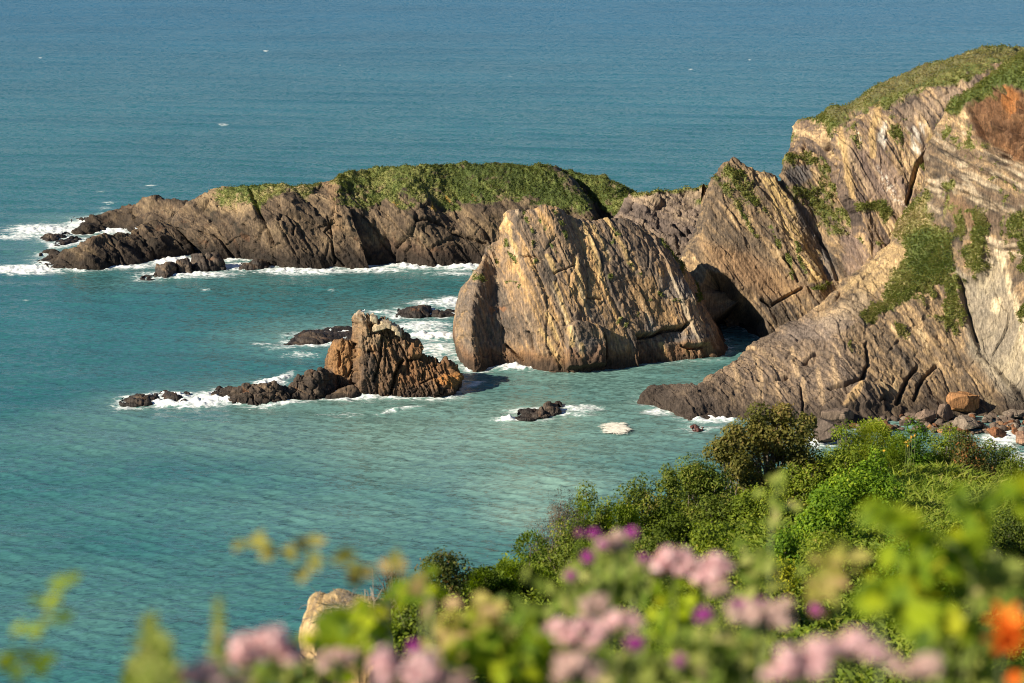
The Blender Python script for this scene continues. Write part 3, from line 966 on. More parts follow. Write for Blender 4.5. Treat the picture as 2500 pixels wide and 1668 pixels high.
def paint_spur(c):
    col = mottled(c, CLF, 0.95)
    q = c['P']
    base = area(c, K3, [(-50, 1500), (0, 1200), (450, 1130), (650, 1000), (860, 860), (1150, 900), (1100, 1000), (1250, 1350), (900, 1500)], 30)
    col = mix(col, (0.185, 0.132, 0.098), 0.45 * base)
    col = mix(col, (0.10, 0.074, 0.058), 0.6 * area(c, K3, [(0, 1230), (330, 1235), (420, 1300), (420, 1420), (200, 1440), (0, 1360)], 12))
    pale = area(c, K3, [(1640, 640), (1740, 700), (1760, 560), (1860, 560), (1930, 800), (1990, 900), (2100, 1150), (2100, 1420), (1900, 1320), (1700, 1060), (1680, 860)], 14)
    col = mix(col, ramp(0.5 + 0.5 * 0.9 * fbm(c['S'] * [0.7, 0.05, 0.3], 5, 81, 0.65), [(0, (0.13, 0.112, 0.090)), (0.5, (0.255, 0.208, 0.148)), (1, (0.46, 0.365, 0.225))]), 0.85 * pale)
    col = mix(col, CREAM, 0.8 * strokes(c, K3, [[(1850, 560), (1900, 720), (1950, 880), (2010, 960)], [(1960, 930), (2000, 1100), (2030, 1250)], [(1830, 800), (1830, 840)]], 12) * sstep(-0.5, 0.1, fbm(c['P'] * 0.5, 3, 82)))
    sand = area(c, K3, [(1270, 500), (1390, 520), (1390, 590), (1290, 720), (1200, 800), (1120, 760), (1040, 740), (1200, 630)], 9)
    col = mix(col, (0.46, 0.31, 0.145), 0.75 * sand * sstep(-0.6, 0.2, fbm(c['P'] * 0.6, 3, 83)))
    col = mix(col, (0.36, 0.26, 0.16), 0.6 * area(c, K3, [(900, 880), (1200, 760), (1200, 860), (1000, 960)], 12))
    col = mix(col, (0.19, 0.145, 0.115), 0.6 * area(c, K3, [(860, 900), (1100, 880), (1130, 930), (980, 1000), (900, 1000), (700, 1010)], 14))
    col = mix(col, (0.52, 0.33, 0.15), 0.85 * area(c, K3, [(1075, 1290), (1130, 1235), (1145, 1230), (1120, 1345), (1070, 1350)], 3))
    col = mix(col, (0.40, 0.27, 0.15), 0.65 * strokes(c, K3, [[(610, 1090), (640, 1170), (640, 1290)], [(720, 1200), (740, 1330)], [(505, 1150), (530, 1230)], [(860, 1210), (870, 1340)], [(1190, 1230), (1270, 1330)], [(930, 1150), (960, 1330)], [(1000, 1080), (1030, 1220)], [(800, 1050), (830, 1180)]], 7))
    lines_ = area(c, K3, [(1480, 60), (1560, -60), (1700, -60), (1990, 100), (2200, 200), (2200, 700), (1900, 620), (1640, 400), (1480, 330)], 14)
    sl_ = fbm(c['S'] * [0.75, 0.035, 0.05], 4, 86, 0.6)
    col = mix(col, (0.125, 0.080, 0.050), 0.7 * lines_ * sstep(0.05, 0.35, sl_))
    col = mix(col, (0.46, 0.35, 0.23), 0.7 * lines_ * sstep(-0.08, -0.40, sl_))
    brown = area(c, K3, [(1700, -190), (1780, -310), (1900, -280), (2060, -270), (2060, 90), (1900, 110), (1860, 30), (1740, -40), (1710, -110)], 9)
    col = mix(col, ramp(0.5 + 0.5 * fbm(c['P'] * 0.35, 4, 84), [(0, (0.055, 0.026, 0.014)), (0.5, (0.135, 0.064, 0.030)), (1, (0.25, 0.12, 0.05))]), 0.9 * brown)
    col = mix(col, (0.34, 0.135, 0.04), 0.7 * area(c, K3, [(1850, -220), (1890, -300), (1960, -260), (1950, -170), (1890, -140)], 6))
    col = mix(col, (0.42, 0.33, 0.22), 0.6 * sstep(0.15, 0.5, fbm(c['S'] * [0.9, 0.05, 0.3], 3, 85)) * area(c, K3, [(1520, 40), (1700, -60), (1990, 100), (1990, 620), (1880, 560), (1640, 300), (1480, 260)], 12))
    col = mix(col, (0.20, 0.11, 0.055), 0.55 * area(c, K3, [(1580, 260), (1660, 270), (1800, 400), (1760, 440), (1620, 430)], 12))
    col = wetband(c, col, 2.3, (0.042, 0.030, 0.022), 1.8)
    t = 0.58 + 0.30 * fbm(c['P'] * 0.3, 3, 39) + 0.2 * fbm(c['P'] * 1.2, 2, 40)
    t = t + 0.30 * area(c, K3, [(1250, 470), (1300, 395), (1390, 340), (1490, 250), (1500, 400), (1400, 480), (1330, 520)], 9) - 0.30 * area(c, K3, [(1420, 440), (1620, 470), (1640, 640), (1500, 720), (1390, 760), (1400, 560)], 12)
    t = t - 0.25 * area(c, K3, [(1590, -170), (1800, -340), (1985, -440), (1985, -250), (1780, -260), (1640, -150)], 9)
    return turfed(c, col, t)


def grass_spur(c):
    sp = sstep(-0.2, 0.3, fbm(c['S'] * [0.6, 0.15, 0.4], 3, 58) + 0.5 * fbm(c['P'] * 1.0, 3, 59))
    g = area(c, K3, [(1250, 470), (1300, 390), (1390, 330), (1490, 240), (1510, 420), (1600, 440), (1640, 640), (1560, 720), (1420, 790), (1250, 880), (1180, 920), (1160, 890), (1270, 790), (1300, 690), (1400, 580), (1370, 500), (1330, 470)], 7)
    g = np.maximum(g, area(c, K3, [(1420, 790), (1480, 720), (1640, 640), (1680, 800), (1690, 960), (1620, 980), (1540, 900), (1470, 820)], 10) * sp)
    g = np.maximum(g, area(c, K3, [(1040, 960), (1110, 960), (1100, 1040), (1050, 1010)], 5) * sp)
    g = np.maximum(g, area(c, K3, [(1330, 930), (1390, 940), (1380, 990), (1340, 970)], 4))
    g = np.maximum(g, area(c, K3, [(1580, 200), (1640, 190), (1640, 230), (1585, 240)], 4))
    g = np.maximum(g, area(c, K3, [(1580, 260), (1660, 270), (1840, 420), (1780, 500), (1770, 650), (1730, 660), (1680, 600), (1640, 480), (1590, 400)], 12) * sp)
    g = np.maximum(g, area(c, K3, [(1880, 390), (2060, 330), (2060, 700), (1960, 640), (1900, 520)], 12) * sp)
    g = np.maximum(g, area(c, K3, [(1940, 820), (2060, 800), (2060, 980), (1960, 930)], 8) * sp)
    g = np.maximum(g, area(c, K3, [(1590, -160), (1640, -240), (1790, -370), (1930, -460), (2200, -470), (2200, -250), (2050, -260), (1960, -290), (1880, -300), (1800, -250), (1720, -220), (1640, -150)], 6))
    g = np.maximum(g, area(c, K3, [(1560, -120), (1640, -130), (1720, -60), (1800, 20), (1720, 50), (1600, -20)], 10) * sp * 0.9)
    g = g * 1.25
    g = np.maximum(g, area(c, K3, [(1700, 40), (1850, 100), (2000, 260), (2000, 380), (1850, 250), (1720, 120)], 14) * sstep(0.2, 0.5, fbm(c['P'] * 1.1, 3, 90)))
    return g


A = columns(K3, [
    ([(24, 1338), (28, 1318), (40, 1300), (52, 1282), (68, 1264), (88, 1247)], 1),
    ([(120, 1346), (125, 1325), (135, 1305), (145, 1285), (155, 1268), (170, 1246)],),
    ([(215, 1395), (215, 1365), (220, 1335), (235, 1305), (250, 1275), (265, 1247)],),
    ([(290, 1416), (290, 1380), (295, 1345), (305, 1310), (320, 1275), (345, 1236)],),
    ([(400, 1408), (402, 1360), (408, 1305), (415, 1255), (428, 1200), (445, 1146)],),
    ([(600, 1412), (592, 1345), (585, 1275), (580, 1205), (575, 1135), (570, 1066)],),
    ([(750, 1425), (740, 1335), (728, 1245), (710, 1160), (695, 1080), (680, 988)],),
    ([(900, 1435), (900, 1330), (897, 1230), (890, 1120), (880, 1000), (870, 870)],),
    ([(1080, 1450), (1085, 1340), (1080, 1200), (1070, 1060), (1050, 900), (1030, 725)],),
    ([(1250, 1425), (1260, 1325), (1260, 1190), (1250, 1000), (1240, 800), (1222, 597)],),
    ([(1400, 1400), (1420, 1300), (1430, 1140), (1420, 900), (1395, 680), (1330, 463)],),
    ([(1550, 1385), (1580, 1280), (1590, 1100), (1570, 850), (1520, 560), (1395, 336)],),
    ([(1720, 1385), (1740, 1270), (1740, 1060), (1700, 780), (1630, 430), (1490, 200)],),
    ([(1880, 1390), (1880, 1270), (1860, 1040), (1800, 680), (1690, 250), (1515, 25)],),
    ([(2020, 1400), (2010, 1270), (1970, 980), (1900, 600), (1770, 130), (1610, -190)],),
    ([(2150, 1420), (2120, 1280), (2080, 940), (2000, 500), (1890, 0), (1800, -332)],),
    ([(2300, 1440), (2270, 1290), (2220, 880), (2130, 400), (2030, -110), (1944, -434)],),
    ([(2450, 1460), (2420, 1300), (2370, 870), (2280, 350), (2180, -150), (2080, -446)],),
    ([(2700, 1500), (2660, 1310), (2600, 870), (2520, 350), (2420, -150), (2350, -460)],)],
    [0, 4, 9, 16, 24, 36], 22)
# keep silhouettes in the photo while thinning: slide points along their rays
for k in range(0, 10):
    w = [0.10, 0.12, 0.15, 0.18, 0.24, 0.36, 0.52, 0.68, 0.80, 0.92][k]
    m = A.shape[1] - 3
    qq = proj(A[k, 1:m])
    Y0 = A[k, 1, 1]
    A[k, 1:m] = at(qq[:, 0], qq[:, 1], Y0 + (A[k, 1:m, 1] - Y0) * w)
    top = A[k, m - 1]
    A[k, m] = top + np.array([0, 3 * w + 0.5, -0.3 * max(top[2], 0.3) - 0.6])
    A[k, m + 1] = top + np.array([0, 8 * w + 1, -0.7 * max(top[2], 0.3) - 0.5])
    A[k, m + 2] = [top[0], top[1] + 14 * w + 1.5, -3]
e = A[1].copy()
e[:, 1] = A[1][:, 1] + 0.8
e[:, 0] -= 0.3
e[:, 2] = np.minimum(e[:, 2] * 0.6 - 0.3, 1.0)
e[-3:, 2] = -3
A[0] = e
clf.add(A, (70, 43, lambda q: sstep(-60, 190, polysdf(q, [K3(*p) for p in [(1440, 300), (1440, -500), (2900, -500), (2900, 1500), (2050, 1300), (1900, 1100), (1650, 620)]]))), relief_bedded(1.0, 4.0, 0.40, 0.36, 0.9, (0.34, 0.10, 0.2), 0.4), paint_spur, 2.2, 23, grass=grass_spur, cracks=[
    (K3, [(860, 1110), (920, 1070), (1000, 1075)], 3, 1.2), (K3, [(630, 1210), (700, 1205), (780, 1180)], 2.5, 0.9), (K3, [(990, 1245), (1060, 1230), (1170, 1200), (1190, 1130)], 4, 1.8), (K3, [(1340, 1330), (1390, 1200), (1440, 1140)], 4, 1.5),
    (K3, [(1430, 1300), (1470, 1200), (1540, 1130)], 4, 1.2), (K3, [(1250, 1330), (1275, 1300)], 4, 1.4), (K3, [(1650, 680), (1690, 850), (1740, 990)], 3, 1.2), (K3, [(850, 1230), (860, 1380)], 2.2, 0.8), (K3, [(1190, 1010), (1200, 1120)], 3, 1.2),
    (K3, [(930, 840), (1020, 780), (1040, 740)], 3, 1.2), (K3, [(1700, -190), (1760, -60), (1830, 60), (1900, 110)], 4, 1.0)],
    bulges=[(K3, [(1075, 1350), (1080, 1290), (1140, 1230), (1210, 1235), (1270, 1310), (1270, 1370)], 5, 0.8), (K3, [(1655, 690), (1760, 700), (1780, 560), (1850, 600), (1960, 900), (1990, 1300), (1760, 1060), (1690, 900)], 10, -0.9),
            (K3, [(1480, 60), (1560, -60), (1700, -60), (1990, 100), (2200, 200), (2200, 700), (1900, 620), (1640, 400), (1480, 330)], 14, lambda c: 0.75 * saw(c['S'][:, 0] + 0.4 * fbm(c['P'] * 0.2, 2, 4), 88, 1.0, 3.5)[0]),
            (K3, [(1705, -180), (1780, -300), (2000, -280), (2000, 80), (1900, 100), (1760, -60)], 8, lambda c: -1.2 + 2.0 * facets(c['P'] * 0.42, 77, 1.2)[0] + 1.3 * facets(c['P'] * 1.1, 78, 1.2)[0])])
M_cliff = rock_mat('cliff_rock', R(-28), 0.75)
o_clf = clf.build('cliff', M_cliff)
tag(o_clf, 'tall mainland sea cliff of slanted brown beds with grass on its ledges and brow', None, kind='structure')
clf.tufts('turf', o_clf, 48000, 0.20, 9, lambda P, q, rs: 0.57 + 0.32 * fbm(P * 0.25, 4, 34) + 0.22 * sstep(-10, 20, polysdf(q, [K4(*p) for p in [(480, 600), (760, 440), (1180, 240), (1500, 130), (2000, 90), (1980, 150), (1700, 330), (1300, 400), (900, 520), (620, 680)]])) + 0.26 * sstep(0, 20, polysdf(q, [K3(*p) for p in [(1250, 470), (1300, 395), (1390, 340), (1490, 250), (1500, 400), (1400, 480), (1330, 520)]])) - 0.28 * sstep(0, 20, polysdf(q, [K3(*p) for p in [(1590, -150), (1800, -350), (2185, -480), (2185, -250), (1780, -260), (1640, -150)]])) - 0.22 * sstep(0, 20, polysdf(q, [K3(*p) for p in [(1420, 440), (1620, 470), (1640, 640), (1500, 720), (1390, 760), (1400, 560)]])) + rs.normal(0, 0.12, len(P)))

# ------------------------------------------------------------------ sea stack
STK = [(0, (0.040, 0.026, 0.018)), (0.3, (0.080, 0.049, 0.030)), (0.5, (0.13, 0.077, 0.043)), (0.7, (0.20, 0.112, 0.054)), (1, (0.30, 0.16, 0.06))]


def paint_stack(c):
    col = mottled(c, STK, 0.9)
    col = mix(col, (0.30, 0.21, 0.125), 0.45 * area(c, KG, [(800, 230), (870, 80), (1040, 120), (1080, 250), (1090, 480), (900, 560), (820, 500)], 8))
    col = mix(col, (0.62, 0.52, 0.38), 0.65 * area(c, KG, [(830, 160), (870, 80), (1050, 120), (1060, 220), (930, 230)], 6) * sstep(-0.3, 0.2, fbm(c['P'] * 2, 3, 3)))
    col = mix(col, (0.30, 0.15, 0.055), 0.6 * area(c, KG, [(500, 600), (590, 430), (760, 430), (790, 560), (740, 800), (520, 860)], 6))
    col = mix(col, (0.38, 0.16, 0.04), 0.7 * area(c, KG, [(1700, 900), (1790, 830), (1950, 820), (1960, 900), (1900, 980), (1800, 960)], 6))
    col = mix(col, (0.20, 0.095, 0.038), 0.55 * area(c, KG, [(1240, 700), (1550, 620), (1900, 660), (1930, 800), (1600, 900), (1250, 960)], 12))
    col = mix(col, (0.26, 0.12, 0.045), 0.5 * area(c, KG, [(1380, 420), (1480, 440), (1550, 600), (1400, 660)], 6))
    col = mix(col, (0.05, 0.042, 0.036), 0.5 * area(c, KG, [(820, 640), (950, 560), (1040, 620), (1050, 900), (1000, 1050), (820, 1060)], 8))
    return wetband(c, col, 0.8, (0.04, 0.026, 0.018), 0.8)


def paint_reef(c):
    col = mottled(c, [(0, (0.028, 0.021, 0.016)), (0.4, (0.058, 0.042, 0.031)), (0.7, (0.10, 0.07, 0.047)), (1, (0.18, 0.12, 0.07))], 0.9)
    col = mix(col, (0.20, 0.085, 0.035), 0.5 * sstep(0.3, 0.6, fbm(c['P'] * 0.7, 3, 92)))
    return wetband(c, col, 0.5, (0.020, 0.015, 0.012), 0.5)


stk = Mass()
rel_s = relief_bedded(0.7, 2.4, 0.45, 0.75, 0.5, (0.75, 0.22, 0.4), 0.5)
A = columns(K5, [
    ([(1448, 612), (1440, 520), (1452, 400), (1450, 300), (1457, 205)], 2.5),
    ([(1480, 622), (1470, 510), (1466, 390), (1464, 280), (1474, 170)], 0.6),
    ([(1520, 628), (1505, 500), (1495, 380), (1485, 260), (1492, 150)],),
    ([(1590, 628), (1580, 500), (1565, 380), (1550, 270), (1538, 157)],),
    ([(1660, 628), (1650, 510), (1635, 400), (1620, 300), (1600, 190)],),
    ([(1720, 628), (1715, 530), (1705, 430), (1690, 330), (1660, 214)],),
    ([(1780, 628), (1780, 540), (1772, 450), (1750, 350), (1714, 250)],),
    ([(1830, 630), (1828, 560), (1820, 480), (1800, 400), (1762, 300)],),
    ([(1880, 630), (1878, 575), (1872, 520), (1850, 460), (1818, 370)],),
    ([(1940, 630), (1940, 580), (1938, 530), (1918, 480), (1862, 408)],),
    ([(1995, 630), (2000, 590), (2000, 550), (1985, 500), (1945, 424)],),
    ([(2022, 628), (2030, 590), (2032, 550), (2022, 508), (1995, 445)], 0.6),
    ([(2032, 622), (2038, 590), (2040, 555), (2034, 520), (2018, 475)], 2.2)], [0, 0.5, 1.2, 2.0, 3.2], 6)
stk.add(A, 78, rel_s, paint_stack, 1.7, 31, cracks=[
    (KG, [(1080, 400), (1090, 600), (1040, 760), (1000, 900)], 3, 0.8), (KG, [(1330, 660), (1270, 740), (1190, 1040)], 3.5, 1.3), (KG, [(1300, 470), (1390, 660), (1410, 780)], 2.5, 0.7), (KG, [(1390, 660), (1540, 640)], 2.5, 0.7), (KG, [(1540, 920), (1680, 870)], 2, 0.5), (KG, [(1700, 700), (1920, 800)], 2, 0.5), (KG, [(940, 560), (1050, 560)], 3, 0.6)],
    bulges=[(KG, [(1400, 480), (1440, 410), (1540, 560), (1510, 640), (1400, 650)], 5, 0.6), (KG, [(1680, 900), (1800, 830), (1950, 840), (1960, 1050), (1680, 1060)], 6, 0.5), (KG, [(1700, 700), (1800, 660), (1920, 740), (1920, 800), (1800, 760)], 4, 0.4)])
A = columns(K5, [
    ([(1303, 580), (1298, 520), (1310, 450), (1316, 385), (1345, 318)], 1.5),
    ([(1335, 592), (1325, 520), (1328, 445), (1332, 380), (1352, 308)], 0.2),
    ([(1380, 596), (1366, 510), (1360, 430), (1358, 360), (1374, 304)],),
    ([(1425, 598), (1425, 510), (1425, 430), (1420, 360), (1410, 303)],),
    ([(1450, 598), (1455, 520), (1456, 440), (1450, 375), (1436, 312)], 0.4),
    ([(1464, 592), (1466, 520), (1468, 445), (1464, 390), (1452, 330)], 1.8)], [0, 0.3, 0.7, 1.1, 1.6], 3)
A[:, :, 1] -= 0.0
stk.add(A, 84, relief_bedded(0.6, 1.8, 0.3, 0.5, 0.3, (0.8, 0.3, 0.5), 0.4), paint_stack, 1.7, 33, cracks=[(KG, [(600, 560), (610, 700), (590, 720)], 4, 1.0), (KG, [(680, 470), (650, 560)], 2, 0.4), (KG, [(700, 840), (780, 700), (810, 560)], 3, 0.6)])
A = columns(K5, [
    ([(648, 640), (650, 634), (654, 628), (660, 622)],),
    ([(740, 664), (735, 645), (730, 628), (722, 610)],),
    ([(830, 674), (825, 635), (826, 600), (832, 568)],),
    ([(900, 674), (898, 635), (898, 600), (900, 560)],),
    ([(980, 670), (978, 630), (978, 590), (990, 556)],),
    ([(1050, 660), (1050, 630), (1050, 600), (1048, 578)],),
    ([(1120, 645), (1125, 600), (1130, 560), (1135, 512)],),
    ([(1210, 645), (1215, 590), (1218, 530), (1222, 474)],),
    ([(1290, 630), (1290, 580), (1290, 530), (1292, 490)],),
    ([(1360, 610), (1355, 580), (1350, 560), (1345, 530)],)], [0, 0.6, 1.3, 2.2], 4)
stk.add(A, 35, relief_lumpy(0.65, 0.5, (0.8, 0.5, 0.7), 0.8), paint_reef, 1.8, 35)
A = columns(K5, [
    ([(1085, 636), (1088, 622), (1094, 608), (1105, 596)],), ([(1120, 645), (1122, 620), (1128, 600), (1140, 582)],), ([(1180, 645), (1178, 615), (1175, 595), (1172, 580)],), ([(1212, 640), (1208, 620), (1200, 605), (1190, 590)],)], [0, 0.4, 0.8, 1.3], 2)
stk.add(A, 20, relief_lumpy(0.3, 0.3, (0.8, 0.5, 0.7), 0.5), lambda c: mix(paint_reef(c), (0.17, 0.105, 0.06), 0.6 * sstep(0.2, 0.7, c['P'][:, 2])), 2, 37)
A = columns(K5, [
    ([(1290, 640), (1300, 632), (1315, 625), (1330, 618)],), ([(1350, 640), (1355, 620), (1365, 605), (1380, 592)],), ([(1430, 636), (1430, 610), (1430, 590), (1432, 572)],), ([(1475, 632), (1472, 610), (1468, 595), (1462, 580)],)], [0, 0.3, 0.6, 1.0], 2)
stk.add(A, 20, relief_lumpy(0.3, 0.3, (0.8, 0.5, 0.7), 0.5), lambda c: mix(paint_reef(c), (0.13, 0.08, 0.045), 0.5 * sstep(0.2, 0.7, c['P'][:, 2])), 2, 39)
M_stack = rock_mat('stack_rock', R(-8), 0.6, 1.2)
o_stk = stk.build('sea_stack', M_stack)
tag(o_stk, 'rust-brown sea stack with a tall blunt peak, an orange knob and a dark reef tail', 'sea stack')

# ------------------------------------------------------------------ lone reefs
M_reef = rock_mat('wet_reef_rock', R(-20), 0.6, 1.3, 0.6)


def reef(K, spec, dY, back, label, group, paint=paint_reef, rel=None, ang=35, seed=50, px=2.0, cat='rock', name='reef_rock', cracks=()):
    m = Mass()
    A = columns(K, [([(bx, by), (bx * .62 + tx * .38, by * .62 + ty * .38), (bx * .28 + tx * .72, by * .28 + ty * .72), (tx, ty)],) for bx, by, tx, ty in spec], dY, back)
    m.add(A, ang, rel or relief_lumpy(0.45, 0.4, (0.7, 0.4, 0.6), 0.8), paint, px, seed, cracks=cracks)
    o = m.build(name, M_reef)
    return tag(o, label, cat, group)


G_R = 'dark rocks awash off the shore'
reef(K5, [(1043, 338, 1050, 332), (1090, 340, 1080, 308), (1160, 341, 1120, 283), (1240, 332, 1190, 262), (1320, 318, 1290, 262), (1400, 308, 1390, 264), (1500, 306, 1490, 262), (1560, 306, 1550, 275)], [0, 1, 2.2, 4], 6, 'long flat brown rock lying awash behind the sea stack', G_R, seed=51, rel=relief_lumpy(0.35, 0.3, (0.5, 0.3, 0.5), 0.5))
reef(K5, [(1686, 176, 1692, 160), (1720, 179, 1715, 142), (1770, 180, 1765, 124), (1830, 180, 1826, 110), (1872, 176, 1858, 130), (1880, 170, 1874, 155)], [0, 0.7, 1.6, 3], 4, 'black wedge-shaped rock in foam between the sea stack and the island', G_R, seed=52)
reef(K5, [(1886, 172, 1890, 160), (1920, 177, 1918, 138), (1970, 175, 1965, 146), (2035, 168, 2028, 157)], [0, 0.5, 1.2, 2.2], 3, 'small low black rock close beside the tan outcrop', G_R, seed=53)
reef(K5, [(104, 680, 112, 668), (160, 684, 165, 645), (220, 682, 225, 628), (280, 672, 275, 634), (304, 660, 312, 620), (335, 655, 326, 635)], [0, 0.5, 1.2, 2.2], 3, 'low dark rock at the far tip of the reef tail, seaward end', G_R, seed=54)
reef(K5, [(338, 650, 342, 622), (380, 662, 378, 612), (440, 664, 430, 612), (494, 660, 480, 640)], [0, 0.5, 1.2, 2.0], 3, 'small black hump in foam inside the seaward tip of the reef tail', G_R, seed=55)
reef(K6, [(118, 410, 122, 396), (150, 412, 150, 382), (190, 408, 195, 372), (225, 404, 222, 345), (262, 398, 252, 333), (290, 388, 284, 340), (300, 374, 297, 352)], [0, 0.6, 1.3, 2.2], 3, 'lone brown rock with a humped head in the middle of the bay', G_R, seed=56,
     paint=lambda c: mix(paint_reef(c), (0.115, 0.08, 0.055), 0.6 * sstep(0.2, 0.9, c['P'][:, 2])))
G_I = 'black rocks at the foot of the island'
reef(K1, [(905, 868, 910, 862), (960, 868, 955, 850), (1020, 855, 1010, 838)], [0, 0.5, 1, 1.6], 2, 'flat black slab lying left of the blocky island rocks', G_I, seed=61)
reef(K1, [(1006, 848, 1010, 770), (1050, 856, 1050, 758), (1100, 850, 1095, 757), (1134, 840, 1128, 770)], [0, 0.5, 1, 2], 3, 'squarish black block, left of three at the island foot', G_I, seed=62)
reef(K1, [(1132, 840, 1138, 750), (1170, 838, 1165, 738), (1215, 836, 1205, 745), (1228, 826, 1214, 790)], [0, 0.5, 1, 2], 3, 'upright black block wedged between two larger blocks at the island foot', G_I, seed=63)
reef(K1, [(1222, 820, 1236, 716), (1280, 826, 1280, 706), (1340, 822, 1335, 700), (1400, 816, 1388, 702), (1440, 808, 1412, 762)], [0, 0.6, 1.4, 2.6], 4, 'largest black block of the row at the island foot, split by cracks', G_I, seed=64, cracks=[(K1, [(1300, 700), (1340, 820)], 2, 0.6)])
reef(K1, [(1524, 806, 1530, 788), (1570, 812, 1565, 766), (1640, 808, 1635, 742), (1706, 800, 1695, 755)], [0, 0.6, 1.4, 2.4], 4, 'low black rock tight against the island wall', G_I, seed=65)
reef(K1, [(274, 618, 278, 600), (310, 628, 312, 588), (360, 622, 360, 588), (418, 600, 412, 590)], [0, 0.8, 1.6, 3], 3, 'black rock awash in thick foam off the island tip', G_I, seed=66)
reef(K1, [(344, 658, 350, 648), (400, 655, 395, 628), (450, 640, 445, 612), (498, 634, 488, 616)], [0, 0.8, 1.6, 3], 3, 'tilted dark rock between the two tongues of the island tip', G_I, seed=67)
reef(K1, [(565, 622, 572, 612), (610, 628, 610, 604), (662, 622, 655, 608)], [0, 0.6, 1.2, 2], 2.5, 'little dark rock peeping over the lower tongue of the island', G_I, seed=68)
reef(K6, [(890, 455, 892, 451), (910, 459, 908, 444), (932, 455, 928, 450)], [0, 0.3, 0.5, 0.8], 1.2, 'tiny reddish rock awash before the cliff spur', G_R, seed=69, paint=lambda c: mix(paint_reef(c), (0.14, 0.05, 0.04), 0.6))

# ------------------------------------------------------------------ boulders
M_boulder = rock_mat('boulder_rock', R(-15), 0.5, 1.4)


def cubesphere(n):
    t = np.linspace(-1, 1, n)
    a, b = np.meshgrid(t, t, indexing='ij')
    o = np.ones_like(a)
    Vs, Fs, k = [], [], 0
    for f in [(a, b, o), (b, a, -o), (o, a, b), (-o, b, a), (b, o, a), (a, -o, b)]:
        Vs.append(np.stack(f, -1).reshape(-1, 3))
        Fs.append(gridfaces(n, n) + k)
        k += n * n
    V = np.concatenate(Vs)
    Fc = np.concatenate(Fs)
    key = np.round(V, 5)
    _, idx, inv = np.unique(key, axis=0, return_index=True, return_inverse=True)
    V = V[idx]
    Fc = inv.reshape(-1)[Fc]
    return V / np.linalg.norm(V, axis=1, keepdims=True), Fc


def boulder(K, box, col, label, seed, n=34, depth=0.9, group='boulders at the cliff foot', dy=0.0, name='boulder', sharp=1.0, z0=None):
    x0, y0 = K(box[0], box[1])
    x1, y1 = K(box[2], box[3])
    B = sea((x0 + x1) / 2, y1)
    Y = B[1] + dy
    rx = (x1 - x0) / FPX * Y * 0.5 * 1.03
    T = at((x0 + x1) / 2, y0, Y + rx * depth * 0.5)
    lo = at((x0 + x1) / 2, y1, Y)[2] if z0 is None else z0
    lo = lo - 0.4
    rz = (T[2] - lo) * 0.5
    ry = rx * depth
    D, Fc = cubesphere(n)
    # cut the ball with random planes: a broken block
    rs = np.random.RandomState(seed)
    pl = rs.normal(0, 1, (13, 3))
    pl /= np.linalg.norm(pl, axis=1, keepdims=True)
    off = rs.uniform(0.52, 0.92, 13)
    dd = D @ pl.T
    r = np.min(np.where(dd > 0.05, off / np.maximum(dd, 0.05), 9), axis=1)
    r = np.minimum(r, 1.15)
    V = D * r[:, None]
    V = V / np.abs(V).max(0)
    V = V * np.array([rx, ry, rz])
    fa, jt, r1 = facets(V * (1.1 / max(rx, 0.6)) + seed, seed, 0.8)
    V = V + D * (0.10 * rx * fa * sharp - 0.04 * rx * np.exp(-(jt / 0.06) ** 2) + 0.05 * rx * fbm(V * 1.5 / max(rx, 0.5) + seed, 4, seed))[:, None]
    t = 0.5 + 0.45 * fbm(V * 0.9 + seed, 4, seed) + 0.25 * (r1[:, 1] - 0.5)
    c = np.array(col)
    cc = ramp(t, [(0, c * 0.5), (0.5, c), (1, np.minimum(c * 1.5, 0.9))])
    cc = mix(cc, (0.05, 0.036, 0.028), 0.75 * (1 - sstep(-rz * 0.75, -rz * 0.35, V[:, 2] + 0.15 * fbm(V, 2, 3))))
    o = mk(name, V, Fc, M_boulder, None, True, {'Col': cc})
    o.location = (T[0], Y + ry, lo + rz)
    WATER.append(np.array([[T[0] + rx * math.cos(a), Y + ry + ry * math.sin(a)] for a in np.linspace(0, 6.28, 14)]) if lo < 0.3 else np.zeros((0, 2)))
    return tag(o, label, 'boulder', group)


BR, OR, GY, RU = (0.135, 0.095, 0.068), (0.34, 0.165, 0.066), (0.17, 0.128, 0.092), (0.20, 0.085, 0.038)
boulder(KR, (330, 500, 700, 730), (0.085, 0.062, 0.047), 'dark rounded boulder awash under the big cracked boulder', 101, dy=-0.5)
boulder(KR, (420, 375, 780, 600), BR, 'big cracked grey-brown boulder just above the bush tops', 102, dy=1.5, z0=0.3)
boulder(KR, (395, 365, 510, 500), RU, 'rusty boulder peeping out behind the big cracked boulder', 103, dy=5)
boulder(KR, (1320, 385, 1540, 620), (0.16, 0.108, 0.076), 'pointed brown boulder left of the leaning slab', 104, dy=3, z0=0.2)
boulder(KR, (1500, 335, 1700, 620), (0.17, 0.115, 0.08), 'leaning brown slab left of the great orange boulder', 105, dy=4, z0=0.2)
boulder(KR, (1600, 240, 1985, 560), OR, 'great orange boulder at the cliff foot', 106, dy=4.5, n=44, z0=0.3, sharp=1.4)
boulder(KR, (1670, 450, 1960, 650), GY, 'pale grey boulder in front of the great orange boulder', 107, dy=1, z0=0.1)
boulder(KR, (1990, 355, 2100, 460), RU, 'small rusty block right of the great orange boulder', 108, dy=7, z0=1.5)
boulder(KR, (2080, 355, 2250, 490), OR, 'orange-brown block perched beside the rounded grey boulder', 109, dy=6, z0=1.0)
boulder(KR, (2150, 410, 2420, 580), GY, 'rounded grey boulder at the right end of the boulder row', 110, dy=4, z0=0.4)
